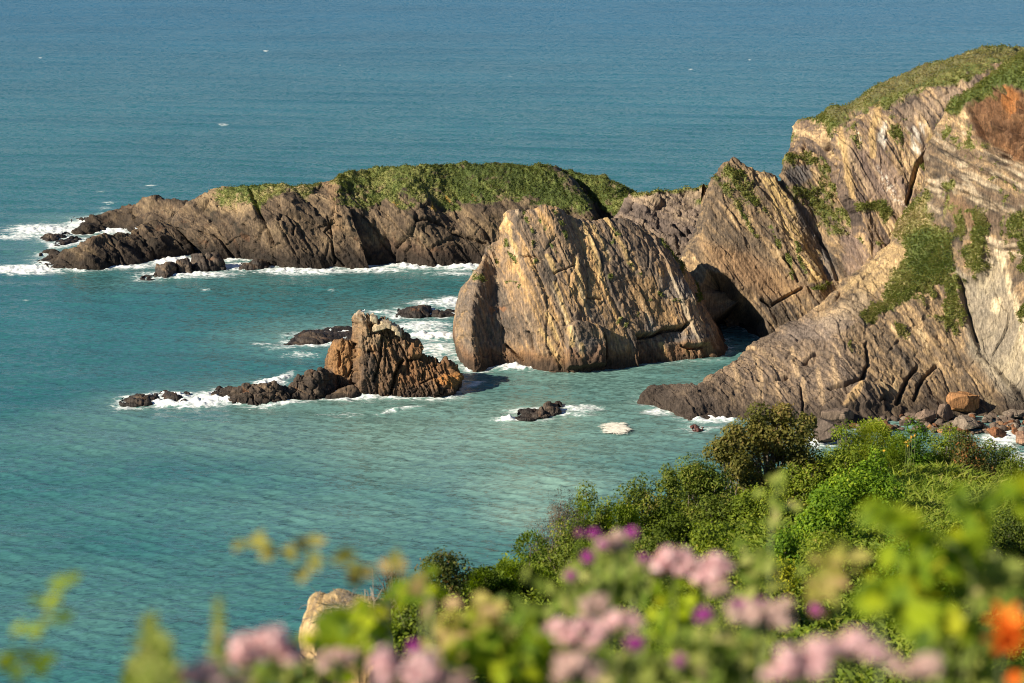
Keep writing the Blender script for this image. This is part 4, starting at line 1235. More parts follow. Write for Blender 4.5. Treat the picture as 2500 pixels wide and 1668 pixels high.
boulder(KR, (2060, 510, 2160, 590), (0.3, 0.17, 0.09), 'small brown stone in the dark gap of the boulders', 111, n=20, dy=1.5, z0=0.2)
boulder(KR, (2000, 570, 2210, 690), RU, 'rust-red boulder at the edge of the foam', 112, dy=0)
boulder(KR, (1945, 545, 2030, 620), (0.36, 0.17, 0.07), 'small orange stone left of the rust-red boulder', 113, n=20, dy=1.5)
boulder(KR, (2180, 530, 2330, 610), GY, 'flat pale stone below the rounded grey boulder', 114, n=22, dy=1)
boulder(KR, (2230, 580, 2320, 640), RU, 'small rusty stone at the water edge', 115, n=18)
boulder(KR, (2270, 610, 2480, 760), (0.28, 0.16, 0.10), 'reddish boulder alone in the foam below the others', 116)
boulder(KR, (2110, 480, 2200, 550), GY, 'small pale stone right of the dark gap', 117, n=18, dy=2.5, z0=0.6)

# rubble between the boulders
rs = np.random.RandomState(9)
Vs, Fs, Cs, k = [], [], [], 0
D, Fc = cubesphere(7)
for j in range(230):
    u_ = rs.rand()
    x, y = KR(700 + 1900 * u_ + rs.normal(0, 60), 560 + 40 * u_ - rs.uniform(-0.3, 1) * 130)
    p = sea(np.array(x), np.array(y))
    r0 = rs.uniform(0.25, 0.75)
    pl = rs.normal(0, 1, (8, 3))
    pl /= np.linalg.norm(pl, axis=1, keepdims=True)
    dd = D @ pl.T
    rad = np.minimum(np.min(np.where(dd > 0.05, rs.uniform(0.6, 0.95, 8) / np.maximum(dd, 0.05), 9), axis=1), 1.2)
    V = D * rad[:, None] * r0 * rs.uniform(0.7, 1.3, 3) * [1, 1, 0.75]
    Vs.append(V + p + [0, 0, rs.uniform(0.0, 0.35)])
    Fs.append(Fc + k)
    k += len(D)
    c_ = np.array([BR, GY, RU, OR][rs.choice(4, p=[.6, .15, .2, .05])]) * rs.uniform(0.6, 1.2)
    Cs.append(np.tile(c_, (len(D), 1)))
o = mk('rubble', np.concatenate(Vs), np.concatenate(Fs), M_boulder, None, True, {'Col': np.concatenate(Cs)})
tag(o, 'broken stones filling the gaps between the boulders at the cliff foot', None, None, 'stuff')

# loose slabs lying on the stack's shoulder
for i, (box, lab, rz) in enumerate([((985, 215, 1165, 320), 'long pale slab lying on the shoulder of the sea stack', -0.35), ((1080, 190, 1210, 290), 'pale broken slab above the long slab on the sea stack', 0.3), ((1200, 240, 1290, 330), 'tan slab leaning on the right shoulder of the sea stack', 0.5), ((1245, 290, 1320, 380), 'square tan slab lowest on the right shoulder of the sea stack', 0.6), ((1330, 430, 1375, 490), 'little pale stone stuck on the right flank of the sea stack', 0.2), ((960, 130, 1045, 230), 'pale upright slab near the tip of the sea stack', 0.5)]):
    x0, y0 = KG(box[0], box[1])
    x1, y1 = KG(box[2], box[3])
    D, Fc = cubesphere(16)
    e = 0.34
    V = np.sign(D) * np.abs(D) ** e
    V = V / np.abs(V).max()
    Y = stk_Y = sea(*K5(1660, 628))[1] + (2.0 if i != 4 else 2.6)
    rx, rzz = (x1 - x0) / FPX * Y * 0.5, (y1 - y0) / FPX * Y * 0.5
    V = V * np.array([rx, 0.9, rzz * 0.75])
    V[:, 2] -= V[:, 0] * rz * 0.8
    V += D * (0.10 * fbm(V * 1.7 + i * 9, 3, i))[:, None]
    cc = ramp(0.5 + 0.5 * fbm(V * 1.5 + i, 4, i + 3), [(0, (0.26, 0.19, 0.12)), (0.5, (0.44, 0.33, 0.20)), (1, (0.60, 0.47, 0.31))])
    o = mk('loose_slab', V, Fc, M_boulder, None, True, {'Col': cc})
    o.location = at((x0 + x1) / 2, (y0 + y1) / 2, Y)
    tag(o, lab, 'slab', 'loose slabs on the sea stack')

# ------------------------------------------------------------------ sea
def build_sea():
    a0 = np.arange(-16.5, 16.5, 0.034)
    az = np.concatenate([np.linspace(-80, -17, 30), a0, np.linspace(17, 80, 30)])
    dep = np.concatenate([np.linspace(60, 25, 12), np.arange(24.3, 3.0, -0.026), np.geomspace(2.95, 0.10, 30)])
    D = H / np.tan(R(1) * dep)
    D[-1] = 40000
    AZ, DD = np.meshgrid(R(1) * az, D, indexing='ij')
    X = DD * np.sin(AZ)
    Y = DD * np.cos(AZ)
    nu, nv = X.shape
    rs = np.random.RandomState(4)
    Z = np.zeros_like(X)
    DX = np.zeros_like(X)
    DYY = np.zeros_like(X)
    step = DD * R(0.034)
    stepr = np.abs(np.gradient(DD, axis=1))
    gust = 0.75 + 0.5 * fbm(np.stack([X.ravel() / 60, Y.ravel() / 90, np.zeros(X.size)], -1), 2, 6).reshape(X.shape)
    for k in range(96):
        lam = 0.6 * (12 / 0.6) ** rs.rand() if k > 3 else rs.uniform(14, 24)
        th = R(256) + rs.normal(0, 0.42 if lam < 4 else 0.3)
        kx, ky = math.cos(th) * 2 * math.pi / lam, math.sin(th) * 2 * math.pi / lam
        amp = (0.0098 * lam ** 0.80) * rs.uniform(0.6, 1.3) * (1.0 if lam < 3 else 0.4) if k > 3 else 0.03
        ph = kx * X + ky * Y + rs.uniform(0, 6.28) + 1.6 * np.sin(X * rs.uniform(-.05, .05) + Y * rs.uniform(-.05, .05) + k)
        res = np.abs(ky) * stepr + np.abs(kx) * step
        at_ = np.clip(1.6 - res / 1.4, 0, 1)
        A_ = amp * at_ * (gust if lam < 8 else 1)
        Z += A_ * np.sin(ph)
        DX += A_ * 0.9 * math.cos(th) * np.cos(ph)
        DYY += A_ * 0.9 * math.sin(th) * np.cos(ph)
    shelter = np.ones_like(X)
    P = np.stack([X, Y, np.zeros_like(X)], -1).reshape(-1, 3)
    q = proj(P + np.array([0, 1e-6, 0]))
    inv = (Y.ravel() > 60) & (Y.ravel() < 700)
    foam = np.zeros(P.shape[0])
    # surf round every rock that meets the water
    W = np.concatenate(WATER)
    gx, gy = np.arange(-110, 125, 1.0), np.arange(215, 420, 1.0)
    GX, GY = np.meshgrid(gx, gy, indexing='ij')
    gp = np.stack([GX.ravel(), GY.ravel()], -1)
    W = W[(W[:, 0] > -112) & (W[:, 0] < 127) & (W[:, 1] > 213) & (W[:, 1] < 422)]
    key = np.unique(np.round(W / 0.7).astype(int), axis=0) * 0.7
    dist = np.full(len(gp), 99.0)
    for i in range(0, len(gp), 4000):
        dd = ((gp[i:i + 4000, None, :] - key[None]) ** 2).sum(-1)
        dist[i:i + 4000] = np.sqrt(dd.min(1))
    dist = dist.reshape(GX.shape)
    fx = np.clip((P[:, 0] + 110), 0, len(gx) - 1.001)
    fy = np.clip((P[:, 1] - 215), 0, len(gy) - 1.001)
    ix, iy = fx.astype(int), fy.astype(int)
    tx, ty = fx - ix, fy - iy
    dd = dist[ix, iy] * (1 - tx) * (1 - ty) + dist[ix + 1, iy] * tx * (1 - ty) + dist[ix, iy + 1] * (1 - tx) * ty + dist[ix + 1, iy + 1] * tx * ty
    inside = (P[:, 0] > -110) & (P[:, 0] < 124) & (P[:, 1] > 215) & (P[:, 1] < 419)
    dd = np.where(inside, dd, 99)
    seaward = sstep(1500, 900, q[:, 0])
    calm = polysdf(q, [K6(*p) for p in [(150, 180), (600, 120), (1050, 110), (1000, 260), (680, 300), (300, 300)]]) > 0
    near = np.exp(-np.clip(dd - 0.35, 0, 99) / 1.1) * np.where(calm, 0.32, 0.55 + 0.40 * seaward) * (0.75 + 0.5 * fbm(P * [0.16, 0.16, 1], 3, 9))
    foam = np.maximum(foam, near)

    def blob(K, x, y, rx, ry, s=1.0, rot=0.0, kk=0.94):
        cx, cy = K(x, y)
        e = K(x + rx, y + ry)
        ax, ay = abs(e[0] - cx), abs(e[1] - cy)
        u, v = q[:, 0] - cx, q[:, 1] - cy
        c_, s_ = math.cos(rot), math.sin(rot)
        r = ((u * c_ + v * s_) / ax) ** 2 + ((-u * s_ + v * c_) / ay) ** 2
        return s * np.exp(-r ** 1.5 * 0.9)
    B = [(F, 110, 530, 110, 18, 1.0), (F, 200, 512, 70, 16, 1.0, -0.25), (F, 255, 528, 60, 10, 1.2), (F, 190, 555, 90, 9, .8), (F, 60, 620, 90, 12, 1.1), (F, 30, 545, 60, 8, .8), (F, 240, 612, 150, 7, 1.0), (F, 400, 600, 60, 12, 1.3), (F, 430, 630, 120, 9, 1.0), (F, 560, 612, 80, 10, 1.1), (F, 700, 622, 130, 10, 1.0), (F, 850, 620, 90, 7, .9), (F, 960, 610, 90, 9, 1.2), (F, 1060, 610, 60, 11, 1.2), (F, 1040, 628, 70, 6, .7),
         (F, 990, 695, 60, 8, .9), (F, 1035, 694, 40, 14, 1.0), (F, 960, 722, 90, 9, .8), (F, 970, 748, 70, 14, .9), (F, 1000, 770, 70, 11, 1.1), (F, 1005, 800, 60, 20, .75), (F, 1010, 830, 40, 18, .7), (F, 880, 716, 60, 6, .7), (F, 740, 765, 90, 7, .7), (F, 720, 792, 90, 6, .8), (F, 600, 790, 30, 5, .6), (F, 640, 800, 50, 6, .5), (F, 690, 815, 50, 7, .5), (F, 640, 870, 40, 10, .9, -0.4),
         (F, 420, 926, 100, 8, 1.3), (F, 520, 918, 90, 9, 1.2), (F, 480, 905, 60, 8, .9), (F, 620, 880, 40, 8, 1.0), (F, 640, 925, 80, 5, .8), (F, 790, 906, 90, 7, 1.2), (F, 900, 912, 90, 4, .8), (F, 920, 940, 60, 4, .75, -0.15), (F, 780, 950, 60, 6, .45), (F, 1090, 882, 30, 6, .7, -0.3), (F, 1050, 905, 60, 3, .5, -0.2), (F, 1190, 843, 60, 8, 1.3), (F, 1085, 848, 25, 6, .9),
         (F, 1175, 962, 45, 5, 1.0), (F, 1220, 945, 70, 9, .7), (F, 1330, 938, 60, 12, .8), (F, 1300, 952, 80, 6, .6), (F, 1520, 945, 55, 10, .75), (F, 1640, 963, 70, 9, 1.1), (F, 1620, 982, 60, 5, .6), (F, 1590, 955, 60, 14, .5), (F, 1700, 1000, 60, 5, .5), (F, 1880, 1010, 50, 18, .9), (F, 2300, 1005, 60, 28, .9), (F, 2340, 1060, 60, 30, .7),
         (F, 345, 425, 15, 1.9, .8), (F, 230, 440, 12, 2, .6), (F, 248, 466, 18, 3, .6), (F, 240, 478, 22, 5, .5), (F, 610, 117, 6, 2.0, .95), (F, 1585, 160, 5, 1.6, .8), (F, 1720, 138, 4, 1.5, .8), (F, 512, 287, 13, 3, .7), (F, 92, 133, 5, 1.5, .8), (F, 1170, 175, 5, 1.6, .6), (F, 780, 150, 4, 1.4, .6), (F, 470, 665, 14, 4, .5), (F, 760, 665, 10, 3, .55), (F, 60, 690, 10, 3, .4)]
    for b in B:
        foam = np.maximum(foam, blob(*b))
    # breaking wash piles up a little where the foam is thick
    lace = fbm(P * [0.5, 0.8, 1], 4, 14)
    Zf = Z.ravel() * np.where(calm, 0.6, 1.0)
    Zf = Zf + sstep(0.55, 1.1, foam + 0.3 * lace) * (0.28 + 0.5 * fbm(P * [0.8, 0.8, 1], 3, 15)) * inside
    shal = np.zeros(P.shape[0])
    sh = [(1100, 1010, 560, 130, .75), (1250, 1110, 260, 70, .95), (1210, 1170, 150, 60, .9), (700, 1250, 700, 250, .2), (700, 1010, 420, 80, .45), (1350, 880, 330, 60, .45), (300, 1000, 500, 90, .25), (900, 1180, 500, 160, .35), (300, 1350, 600, 200, .18), (1900, 1000, 300, 60, .5)]
    for x, y, rx, ry, s in sh:
        cx, cy = F(x, y)
        shal = np.maximum(shal, s * np.exp(-(((q[:, 0] - cx) / (rx / .94)) ** 2 + ((q[:, 1] - cy) / (ry / .94)) ** 2)))
    shal = shal + 0.12 * np.clip(foam, 0, 1) + 0.35 * np.exp(-dd / 6)
    shal = np.clip(shal + 0.22 * fbm(P * [0.02, 0.035, 1], 4, 22) * (shal > 0.05), 0, 1)
    far = sstep(380, 1100, P[:, 1])
    V = np.stack([X.ravel() + DX.ravel() * 0.8, Y.ravel() + DYY.ravel() * 0.8, Zf], -1)
    Fc = gridfaces(nu, nv)[:, ::-1] if False else gridfaces(nu, nv)
    m, nt, b = nmat('sea_water')
    L = nt.links.new
    af = N(nt, 'ShaderNodeAttribute', attribute_name='foam')
    ash = N(nt, 'ShaderNodeAttribute', attribute_name='shal')
    afr = N(nt, 'ShaderNodeAttribute', attribute_name='far')
    geo = N(nt, 'ShaderNodeNewGeometry')
    # water colour: bay, silty shallows; open sea bluer, sky reflection painted in
    deep = N(nt, 'ShaderNodeMix', data_type='RGBA')
    deep.inputs[6].default_value = (0.027, 0.120, 0.124, 1)
    deep.inputs[7].default_value = (0.005, 0.088, 0.152, 1)
    L(afr.outputs['Fac'], deep.inputs[0])
    mw = N(nt, 'ShaderNodeMix', data_type='RGBA')
    mw.inputs[7].default_value = (0.19, 0.30, 0.245, 1)
    L(ash.outputs['Fac'], mw.inputs[0])
    L(deep.outputs[2], mw.inputs[6])
    # broad random patches of lighter and darker water
    mpp = N(nt, 'ShaderNodeMapping')
    mpp.inputs['Scale'].default_value = (0.010, 0.022, 1)
    L(geo.outputs['Position'], mpp.inputs[0])
    npt = N(nt, 'ShaderNodeTexNoise', Scale=1.0, Detail=4.0)
    L(mpp.outputs[0], npt.inputs['Vector'])
    mrp = N(nt, 'ShaderNodeMapRange')
    mrp.inputs['From Min'].default_value = 0.3
    mrp.inputs['From Max'].default_value = 0.7
    mrp.inputs['To Min'].default_value = 0.88
    mrp.inputs['To Max'].default_value = 1.12
    L(npt.outputs[0], mrp.inputs[0])
    sc = N(nt, 'ShaderNodeVectorMath', operation='SCALE')
    L(mw.outputs[2], sc.inputs[0])
    L(mrp.outputs[0], sc.inputs['Scale'])
    # foam: lacy where thin
    mpf = N(nt, 'ShaderNodeMapping')
    mpf.inputs['Scale'].default_value = (0.55, 1.1, 0.6)
    L(geo.outputs['Position'], mpf.inputs[0])
    n1 = N(nt, 'ShaderNodeTexNoise', Scale=0.95, Detail=9.0, Roughness=0.72, Distortion=1.2)
    L(mpf.outputs[0], n1.inputs['Vector'])
    vo = N(nt, 'ShaderNodeTexVoronoi', feature='DISTANCE_TO_EDGE', Scale=0.75)
    nd = N(nt, 'ShaderNodeTexNoise', Scale=0.9, Detail=3.0)
    L(geo.outputs['Position'], nd.inputs['Vector'])
    va = N(nt, 'ShaderNodeVectorMath', operation='MULTIPLY_ADD')
    va.inputs[1].default_value = (2.2, 2.2, 2.2)
    L(nd.outputs['Color'], va.inputs[0])
    L(geo.outputs['Position'], va.inputs[2])
    L(va.outputs[0], vo.inputs['Vector'])
    e1 = N(nt, 'ShaderNodeMath', operation='MULTIPLY_ADD')        # noise*1.5 - 0.75
    L(n1.outputs[0], e1.inputs[0])
    e1.inputs[1].default_value = 2.6
    e1.inputs[2].default_value = -1.28
    e2 = N(nt, 'ShaderNodeMath', operation='MULTIPLY_ADD')        # cell walls carry foam
    L(vo.outputs['Distance'], e2.inputs[0])
    e2.inputs[1].default_value = -0.9
    L(e1.outputs[0], e2.inputs[2])
    e3 = N(nt, 'ShaderNodeMath', operation='ADD')
    L(af.outputs['Fac'], e3.inputs[0])
    L(e2.outputs[0], e3.inputs[1])
    fr = N(nt, 'ShaderNodeMapRange', interpolation_type='SMOOTHSTEP')
    fr.inputs['From Min'].default_value = 0.16
    fr.inputs['From Max'].default_value = 1.0
    L(e3.outputs[0], fr.inputs[0])
    gate = N(nt, 'ShaderNodeMapRange')
    gate.inputs['From Min'].default_value = 0.06
    gate.inputs['From Max'].default_value = 0.25
    L(af.outputs['Fac'], gate.inputs[0])
    fm = N(nt, 'ShaderNodeMath', operation='MULTIPLY')
    L(fr.outputs[0], fm.inputs[0])
    L(gate.outputs[0], fm.inputs[1])
    cf = N(nt, 'ShaderNodeMix', data_type='RGBA')
    cf.inputs[7].default_value = (0.80, 0.80, 0.76, 1)
    L(fm.outputs[0], cf.inputs[0])
    L(sc.outputs[0], cf.inputs[6])
    L(cf.outputs[2], b.inputs['Base Color'])
    rm = N(nt, 'ShaderNodeMapRange')
    rm.inputs['To Min'].default_value = 0.2
    rm.inputs['To Max'].default_value = 0.9
    L(fm.outputs[0], rm.inputs[0])
    L(rm.outputs[0], b.inputs['Roughness'])
    b.inputs['IOR'].default_value = 1.333
    spm = N(nt, 'ShaderNodeMapRange')
    spm.inputs['To Min'].default_value = 0.32
    spm.inputs['To Max'].default_value = 0.09
    L(afr.outputs['Fac'], spm.inputs[0])
    L(spm.outputs[0], b.inputs['Specular IOR Level'])
    # ripples finer than the mesh
    mp = N(nt, 'ShaderNodeMapping')
    mp.inputs['Rotation'].default_value = (0, 0, R(6))
    mp.inputs['Scale'].default_value = (0.62, 1.35, 1)
    L(geo.outputs['Position'], mp.inputs[0])
    r1 = N(nt, 'ShaderNodeTexNoise', Scale=1.45, Detail=4.0, Roughness=0.6, Distortion=0.8)
    L(mp.outputs[0], r1.inputs['Vector'])
    mp2 = N(nt, 'ShaderNodeMapping')
    mp2.inputs['Rotation'].default_value = (0, 0, R(-22))
    mp2.inputs['Scale'].default_value = (0.10, 0.26, 1)
    L(geo.outputs['Position'], mp2.inputs[0])
    r2 = N(nt, 'ShaderNodeTexNoise', Scale=1.0, Detail=5.0, Roughness=0.6)
    L(mp2.outputs[0], r2.inputs['Vector'])
    # slopes of the ripples, taken straight from noise so that they hold at any distance
    def slope(src, kx, ky):
        a_ = N(nt, 'ShaderNodeVectorMath', operation='SUBTRACT')
        a_.inputs[1].default_value = (0.5, 0.5, 0.5)
        L(src, a_.inputs[0])
        b_ = N(nt, 'ShaderNodeVectorMath', operation='MULTIPLY')
        b_.inputs[1].default_value = (kx, ky, 0)
        L(a_.outputs[0], b_.inputs[0])
        return b_.outputs[0]
    s1 = N(nt, 'ShaderNodeVectorMath', operation='ADD')
    L(slope(r1.outputs['Color'], 1.1, 2.0), s1.inputs[0])
    L(slope(r2.outputs['Color'], 0.14, 0.26), s1.inputs[1])
    s2 = N(nt, 'ShaderNodeVectorMath', operation='ADD')
    L(geo.outputs['Normal'], s2.inputs[0])
    L(s1.outputs[0], s2.inputs[1])
    s3 = N(nt, 'ShaderNodeVectorMath', operation='NORMALIZE')
    L(s2.outputs[0], s3.inputs[0])
    L(s3.outputs[0], b.inputs['Normal'])
    o = mk('sea', V, Fc, m, None, True, {'foam': foam, 'shal': shal, 'far': far})
    o['kind'] = 'structure'
    o['label'] = 'wind-ruffled turquoise sea with white surf round the rocks'
    return o


build_sea()

# floating raft of cream foam
cx, cy = K6(546, 445)
B = sea(cx, cy, 0.22)
t = np.linspace(0, 1, 26)
aa = np.linspace(0, 2 * np.pi, 140, endpoint=False)
TT, AA = np.meshgrid(t, aa, indexing='ij')
rad = 1 + 0.30 * fbm(np.stack([np.cos(aa) * 1.8, np.sin(aa) * 1.8, aa * 0], -1), 5, 3, 0.65)
x = TT * np.cos(AA) * rad * 85 / 1.8077 / FPX * B[1]
sx = 25 / 1.8077
d1 = sea(cx, cy - sx)[1] - B[1]
y = TT * np.sin(AA) * rad * d1
Pf = np.stack([x.ravel(), y.ravel(), np.zeros(x.size)], -1)
z = (1 - TT.ravel() ** 4) * (0.13 + 0.07 * fbm(Pf * 0.9, 4, 5))
Pf[:, 2] = z
i = np.arange(26 * 140).reshape(26, 140)
fq = np.stack([i[:-1], i[1:], np.roll(i, -1, 1)[1:], np.roll(i, -1, 1)[:-1]], -1).reshape(-1, 4)
mf, nt, b = nmat('sea_foam_cream')
L = nt.links.new
at_e = N(nt, 'ShaderNodeAttribute', attribute_name='thin')
gp = N(nt, 'ShaderNodeNewGeometry')
nz = N(nt, 'ShaderNodeTexNoise', Scale=1.1, Detail=7.0, Roughness=0.7, Distortion=1.0)
L(gp.outputs['Position'], nz.inputs['Vector'])
ma = N(nt, 'ShaderNodeMath', operation='MULTIPLY_ADD')
L(nz.outputs[0], ma.inputs[0])
ma.inputs[1].default_value = 1.3
L(at_e.outputs['Fac'], ma.inputs[2])
mrf = N(nt, 'ShaderNodeMapRange', interpolation_type='SMOOTHSTEP')
mrf.inputs['From Min'].default_value = 0.62
mrf.inputs['From Max'].default_value = 0.98
L(ma.outputs[0], mrf.inputs[0])
L(mrf.outputs[0], b.inputs['Alpha'])
crf = N(nt, 'ShaderNodeValToRGB')
crf.color_ramp.elements[0].position = 0.3
crf.color_ramp.elements[1].position = 0.65
crf.color_ramp.elements[0].color = (0.50, 0.44, 0.34, 1)
crf.color_ramp.elements[1].color = (0.80, 0.73, 0.60, 1)
L(nz.outputs[0], crf.inputs[0])
L(crf.outputs[0], b.inputs['Base Color'])
b.inputs['Roughness'].default_value = 0.9
o = mk('foam_raft', Pf, fq, mf, None, True, {'thin': 0.75 * (1 - TT.ravel() ** 1.6) - 0.12})
o.location = B
tag(o, 'cream-coloured raft of sea foam floating in the bay', 'sea foam')

# ------------------------------------------------------------------ near hillside
_E = np.array([(-900, 3.5, 2300), (300, 4.0, 2000), (560, 6.0, 1860), (700, 9.0, 1760), (735, 16.0, 1640), (900, 21, 1470), (1100, 26, 1392), (1300, 31, 1325), (1500, 36, 1255), (1700, 40, 1195), (1900, 44, 1125), (2100, 48, 1085), (2300, 50, 1085), (2450, 49, 1125), (2600, 47, 1180), (3200, 44, 1300)], float)


def edge(px):
    Ed = np.interp(px, _E[:, 0], _E[:, 1])
    Ze = at(px, np.interp(px, _E[:, 0], _E[:, 2]), Ed)[..., 2]
    return Ed, Ze


def ground(x, y):
    x, y = np.asarray(x, float), np.asarray(y, float)
    px = 1250 + FPX * x / np.maximum(y, 0.3) / 1.057
    px = np.clip(px, -900, 3200)
    Ed, Ze = edge(px)
    t = y / Ed
    z = 68.25 + (Ze - 0.4 - 68.25) * np.clip(t, 0, 1) ** 0.70
    over = np.maximum(y - Ed, 0)
    z = z - over * 1.1 - 0.05 * over ** 2
    return np.maximum(z + 0.18 * fbm(np.stack([x * 0.5, y * 0.5, x * 0], -1), 3, 5) * np.clip(y / 8, 0, 1), -3)


px = np.linspace(-900, 3200, 150)
tt = np.concatenate([np.linspace(0.02, 1, 90), 1 + np.linspace(0.02, 1.2, 14) ** 1.5, [3.2, 6]])
gx = (px - 1250) / FPX * 1.057
PX, TT_ = np.meshgrid(px, tt, indexing='ij')
Ed, _ = edge(PX)
YY = Ed * TT_
XX = YY * (PX - 1250) / FPX * 1.057
ZZ = ground(XX, YY)
ZZ[:, -1] = -3
Vh = np.stack([XX, YY, ZZ], -1).reshape(-1, 3)
colh = ramp(0.5 + 0.6 * fbm(Vh * 0.6, 4, 61), [(0, (0.05, 0.055, 0.018)), (0.5, (0.09, 0.10, 0.03)), (1, (0.20, 0.15, 0.07))])
o_hill = mk('hillside', Vh, gridfaces(150, len(tt)), rock_mat('hillside_soil', 0, 0.5, 1.5), None, True, {'Col': colh})
tag(o_hill, 'overgrown near hillside falling away to the sea', None, kind='structure')

LEAFC = {
    'dark': [(0, (0.044, 0.066, 0.010)), (0.4, (0.108, 0.145, 0.018)), (0.75, (0.20, 0.23, 0.032)), (1, (0.31, 0.26, 0.065))],
    'olive': [(0, (0.065, 0.095, 0.010)), (0.4, (0.155, 0.205, 0.018)), (0.75, (0.275, 0.315, 0.030)), (1, (0.40, 0.33, 0.07))],
    'ivy': [(0, (0.050, 0.105, 0.010)), (0.4, (0.12, 0.21, 0.014)), (0.75, (0.24, 0.34, 0.020)), (1, (0.40, 0.44, 0.035))],
    'gorse': [(0, (0.060, 0.095, 0.012)), (0.4, (0.14, 0.195, 0.018)), (0.8, (0.26, 0.32, 0.030)), (1, (0.38, 0.38, 0.05))],
    'tree': [(0, (0.060, 0.065, 0.014)), (0.4, (0.14, 0.135, 0.028)), (0.75, (0.235, 0.19, 0.048)), (1, (0.33, 0.21, 0.08))],
    'ash': [(0, (0.075, 0.062, 0.042)), (0.5, (0.155, 0.125, 0.085)), (1, (0.25, 0.20, 0.14))],
    'twig': [(0, (0.085, 0.060, 0.045)), (0.5, (0.16, 0.115, 0.085)), (1, (0.24, 0.18, 0.13))],
    'grass': [(0, (0.070, 0.115, 0.012)), (0.4, (0.16, 0.22, 0.022)), (0.75, (0.29, 0.315, 0.045)), (1, (0.42, 0.36, 0.12))],
    'red': [(0, (0.05, 0.075, 0.016)), (0.5, (0.12, 0.13, 0.03)), (0.8, (0.25, 0.13, 0.04)), (1, (0.45, 0.13, 0.05))],
    'yellow': [(0, (0.16, 0.20, 0.012)), (0.5, (0.40, 0.40, 0.02)), (1, (0.62, 0.52, 0.04))],
}
M_leaf = {k: leaf_mat(k + '_leaves', v, 0.42 if k != 'twig' else 0.0) for k, v in LEAFC.items()}
M_branch = plain_mat('bark', (0.16, 0.125, 0.095), 0.9, 0.4, 14)
M_stem = plain_mat('green_stem', (0.13, 0.15, 0.045), 0.6, 0.3, 20)


def tubes(lines, radii, sides=4):
    """Tapered tubes along polylines."""
    Vs, Fs, k = [], [], 0
    for ln, r in zip(lines, radii):
        ln = np.asarray(ln, float)
        n = len(ln)
        r = np.linspace(r, r * 0.35, n) if np.ndim(r) == 0 else np.asarray(r)
        d = np.gradient(ln, axis=0)
        d /= np.maximum(np.linalg.norm(d, axis=1, keepdims=True), 1e-9)
        ref = np.array([0.31, 0.9, 0.2])
        a = np.cross(d, ref)
        a /= np.maximum(np.linalg.norm(a, axis=1, keepdims=True), 1e-9)
        b = np.cross(d, a)
        th = np.arange(sides) * 2 * np.pi / sides
        ring = ln[:, None] + r[:, None, None] * (np.cos(th)[None, :, None] * a[:, None] + np.sin(th)[None, :, None] * b[:, None])
        Vs.append(ring.reshape(-1, 3))
        i = np.arange(n * sides).reshape(n, sides)
        Fs.append(np.stack([i[:-1], np.roll(i, -1, 1)[:-1], np.roll(i, -1, 1)[1:], i[1:]], -1).reshape(-1, 4) + k)
        k += n * sides
    return np.concatenate(Vs), np.concatenate(Fs)


def leaves(P, nrm, size, hue, aspect, rs, fold=0.25):
    """Folded pointed leaves: two quads each."""
    n = len(P)
    nrm = nrm / np.maximum(np.linalg.norm(nrm, axis=1, keepdims=True), 1e-9)
    d = np.cross(nrm, rs.normal(0, 1, (n, 3)))
    d /= np.maximum(np.linalg.norm(d, axis=1, keepdims=True), 1e-9)
    s = np.cross(nrm, d)
    L = np.asarray(size)[:, None] * 0.5
    w = L * aspect
    up = nrm * L * fold
    V = np.stack([P - d * L, P - s * w + up * 0.5, P + d * L * 0.1, P + d * L, P + s * w + up * 0.5], 1).reshape(-1, 3)
    i = np.arange(n)[:, None] * 5
    Fq = np.concatenate([i + np.array([[0, 2, 3, 1]]), i + np.array([[0, 4, 3, 2]])])
    return V, Fq, np.repeat(hue, 5)


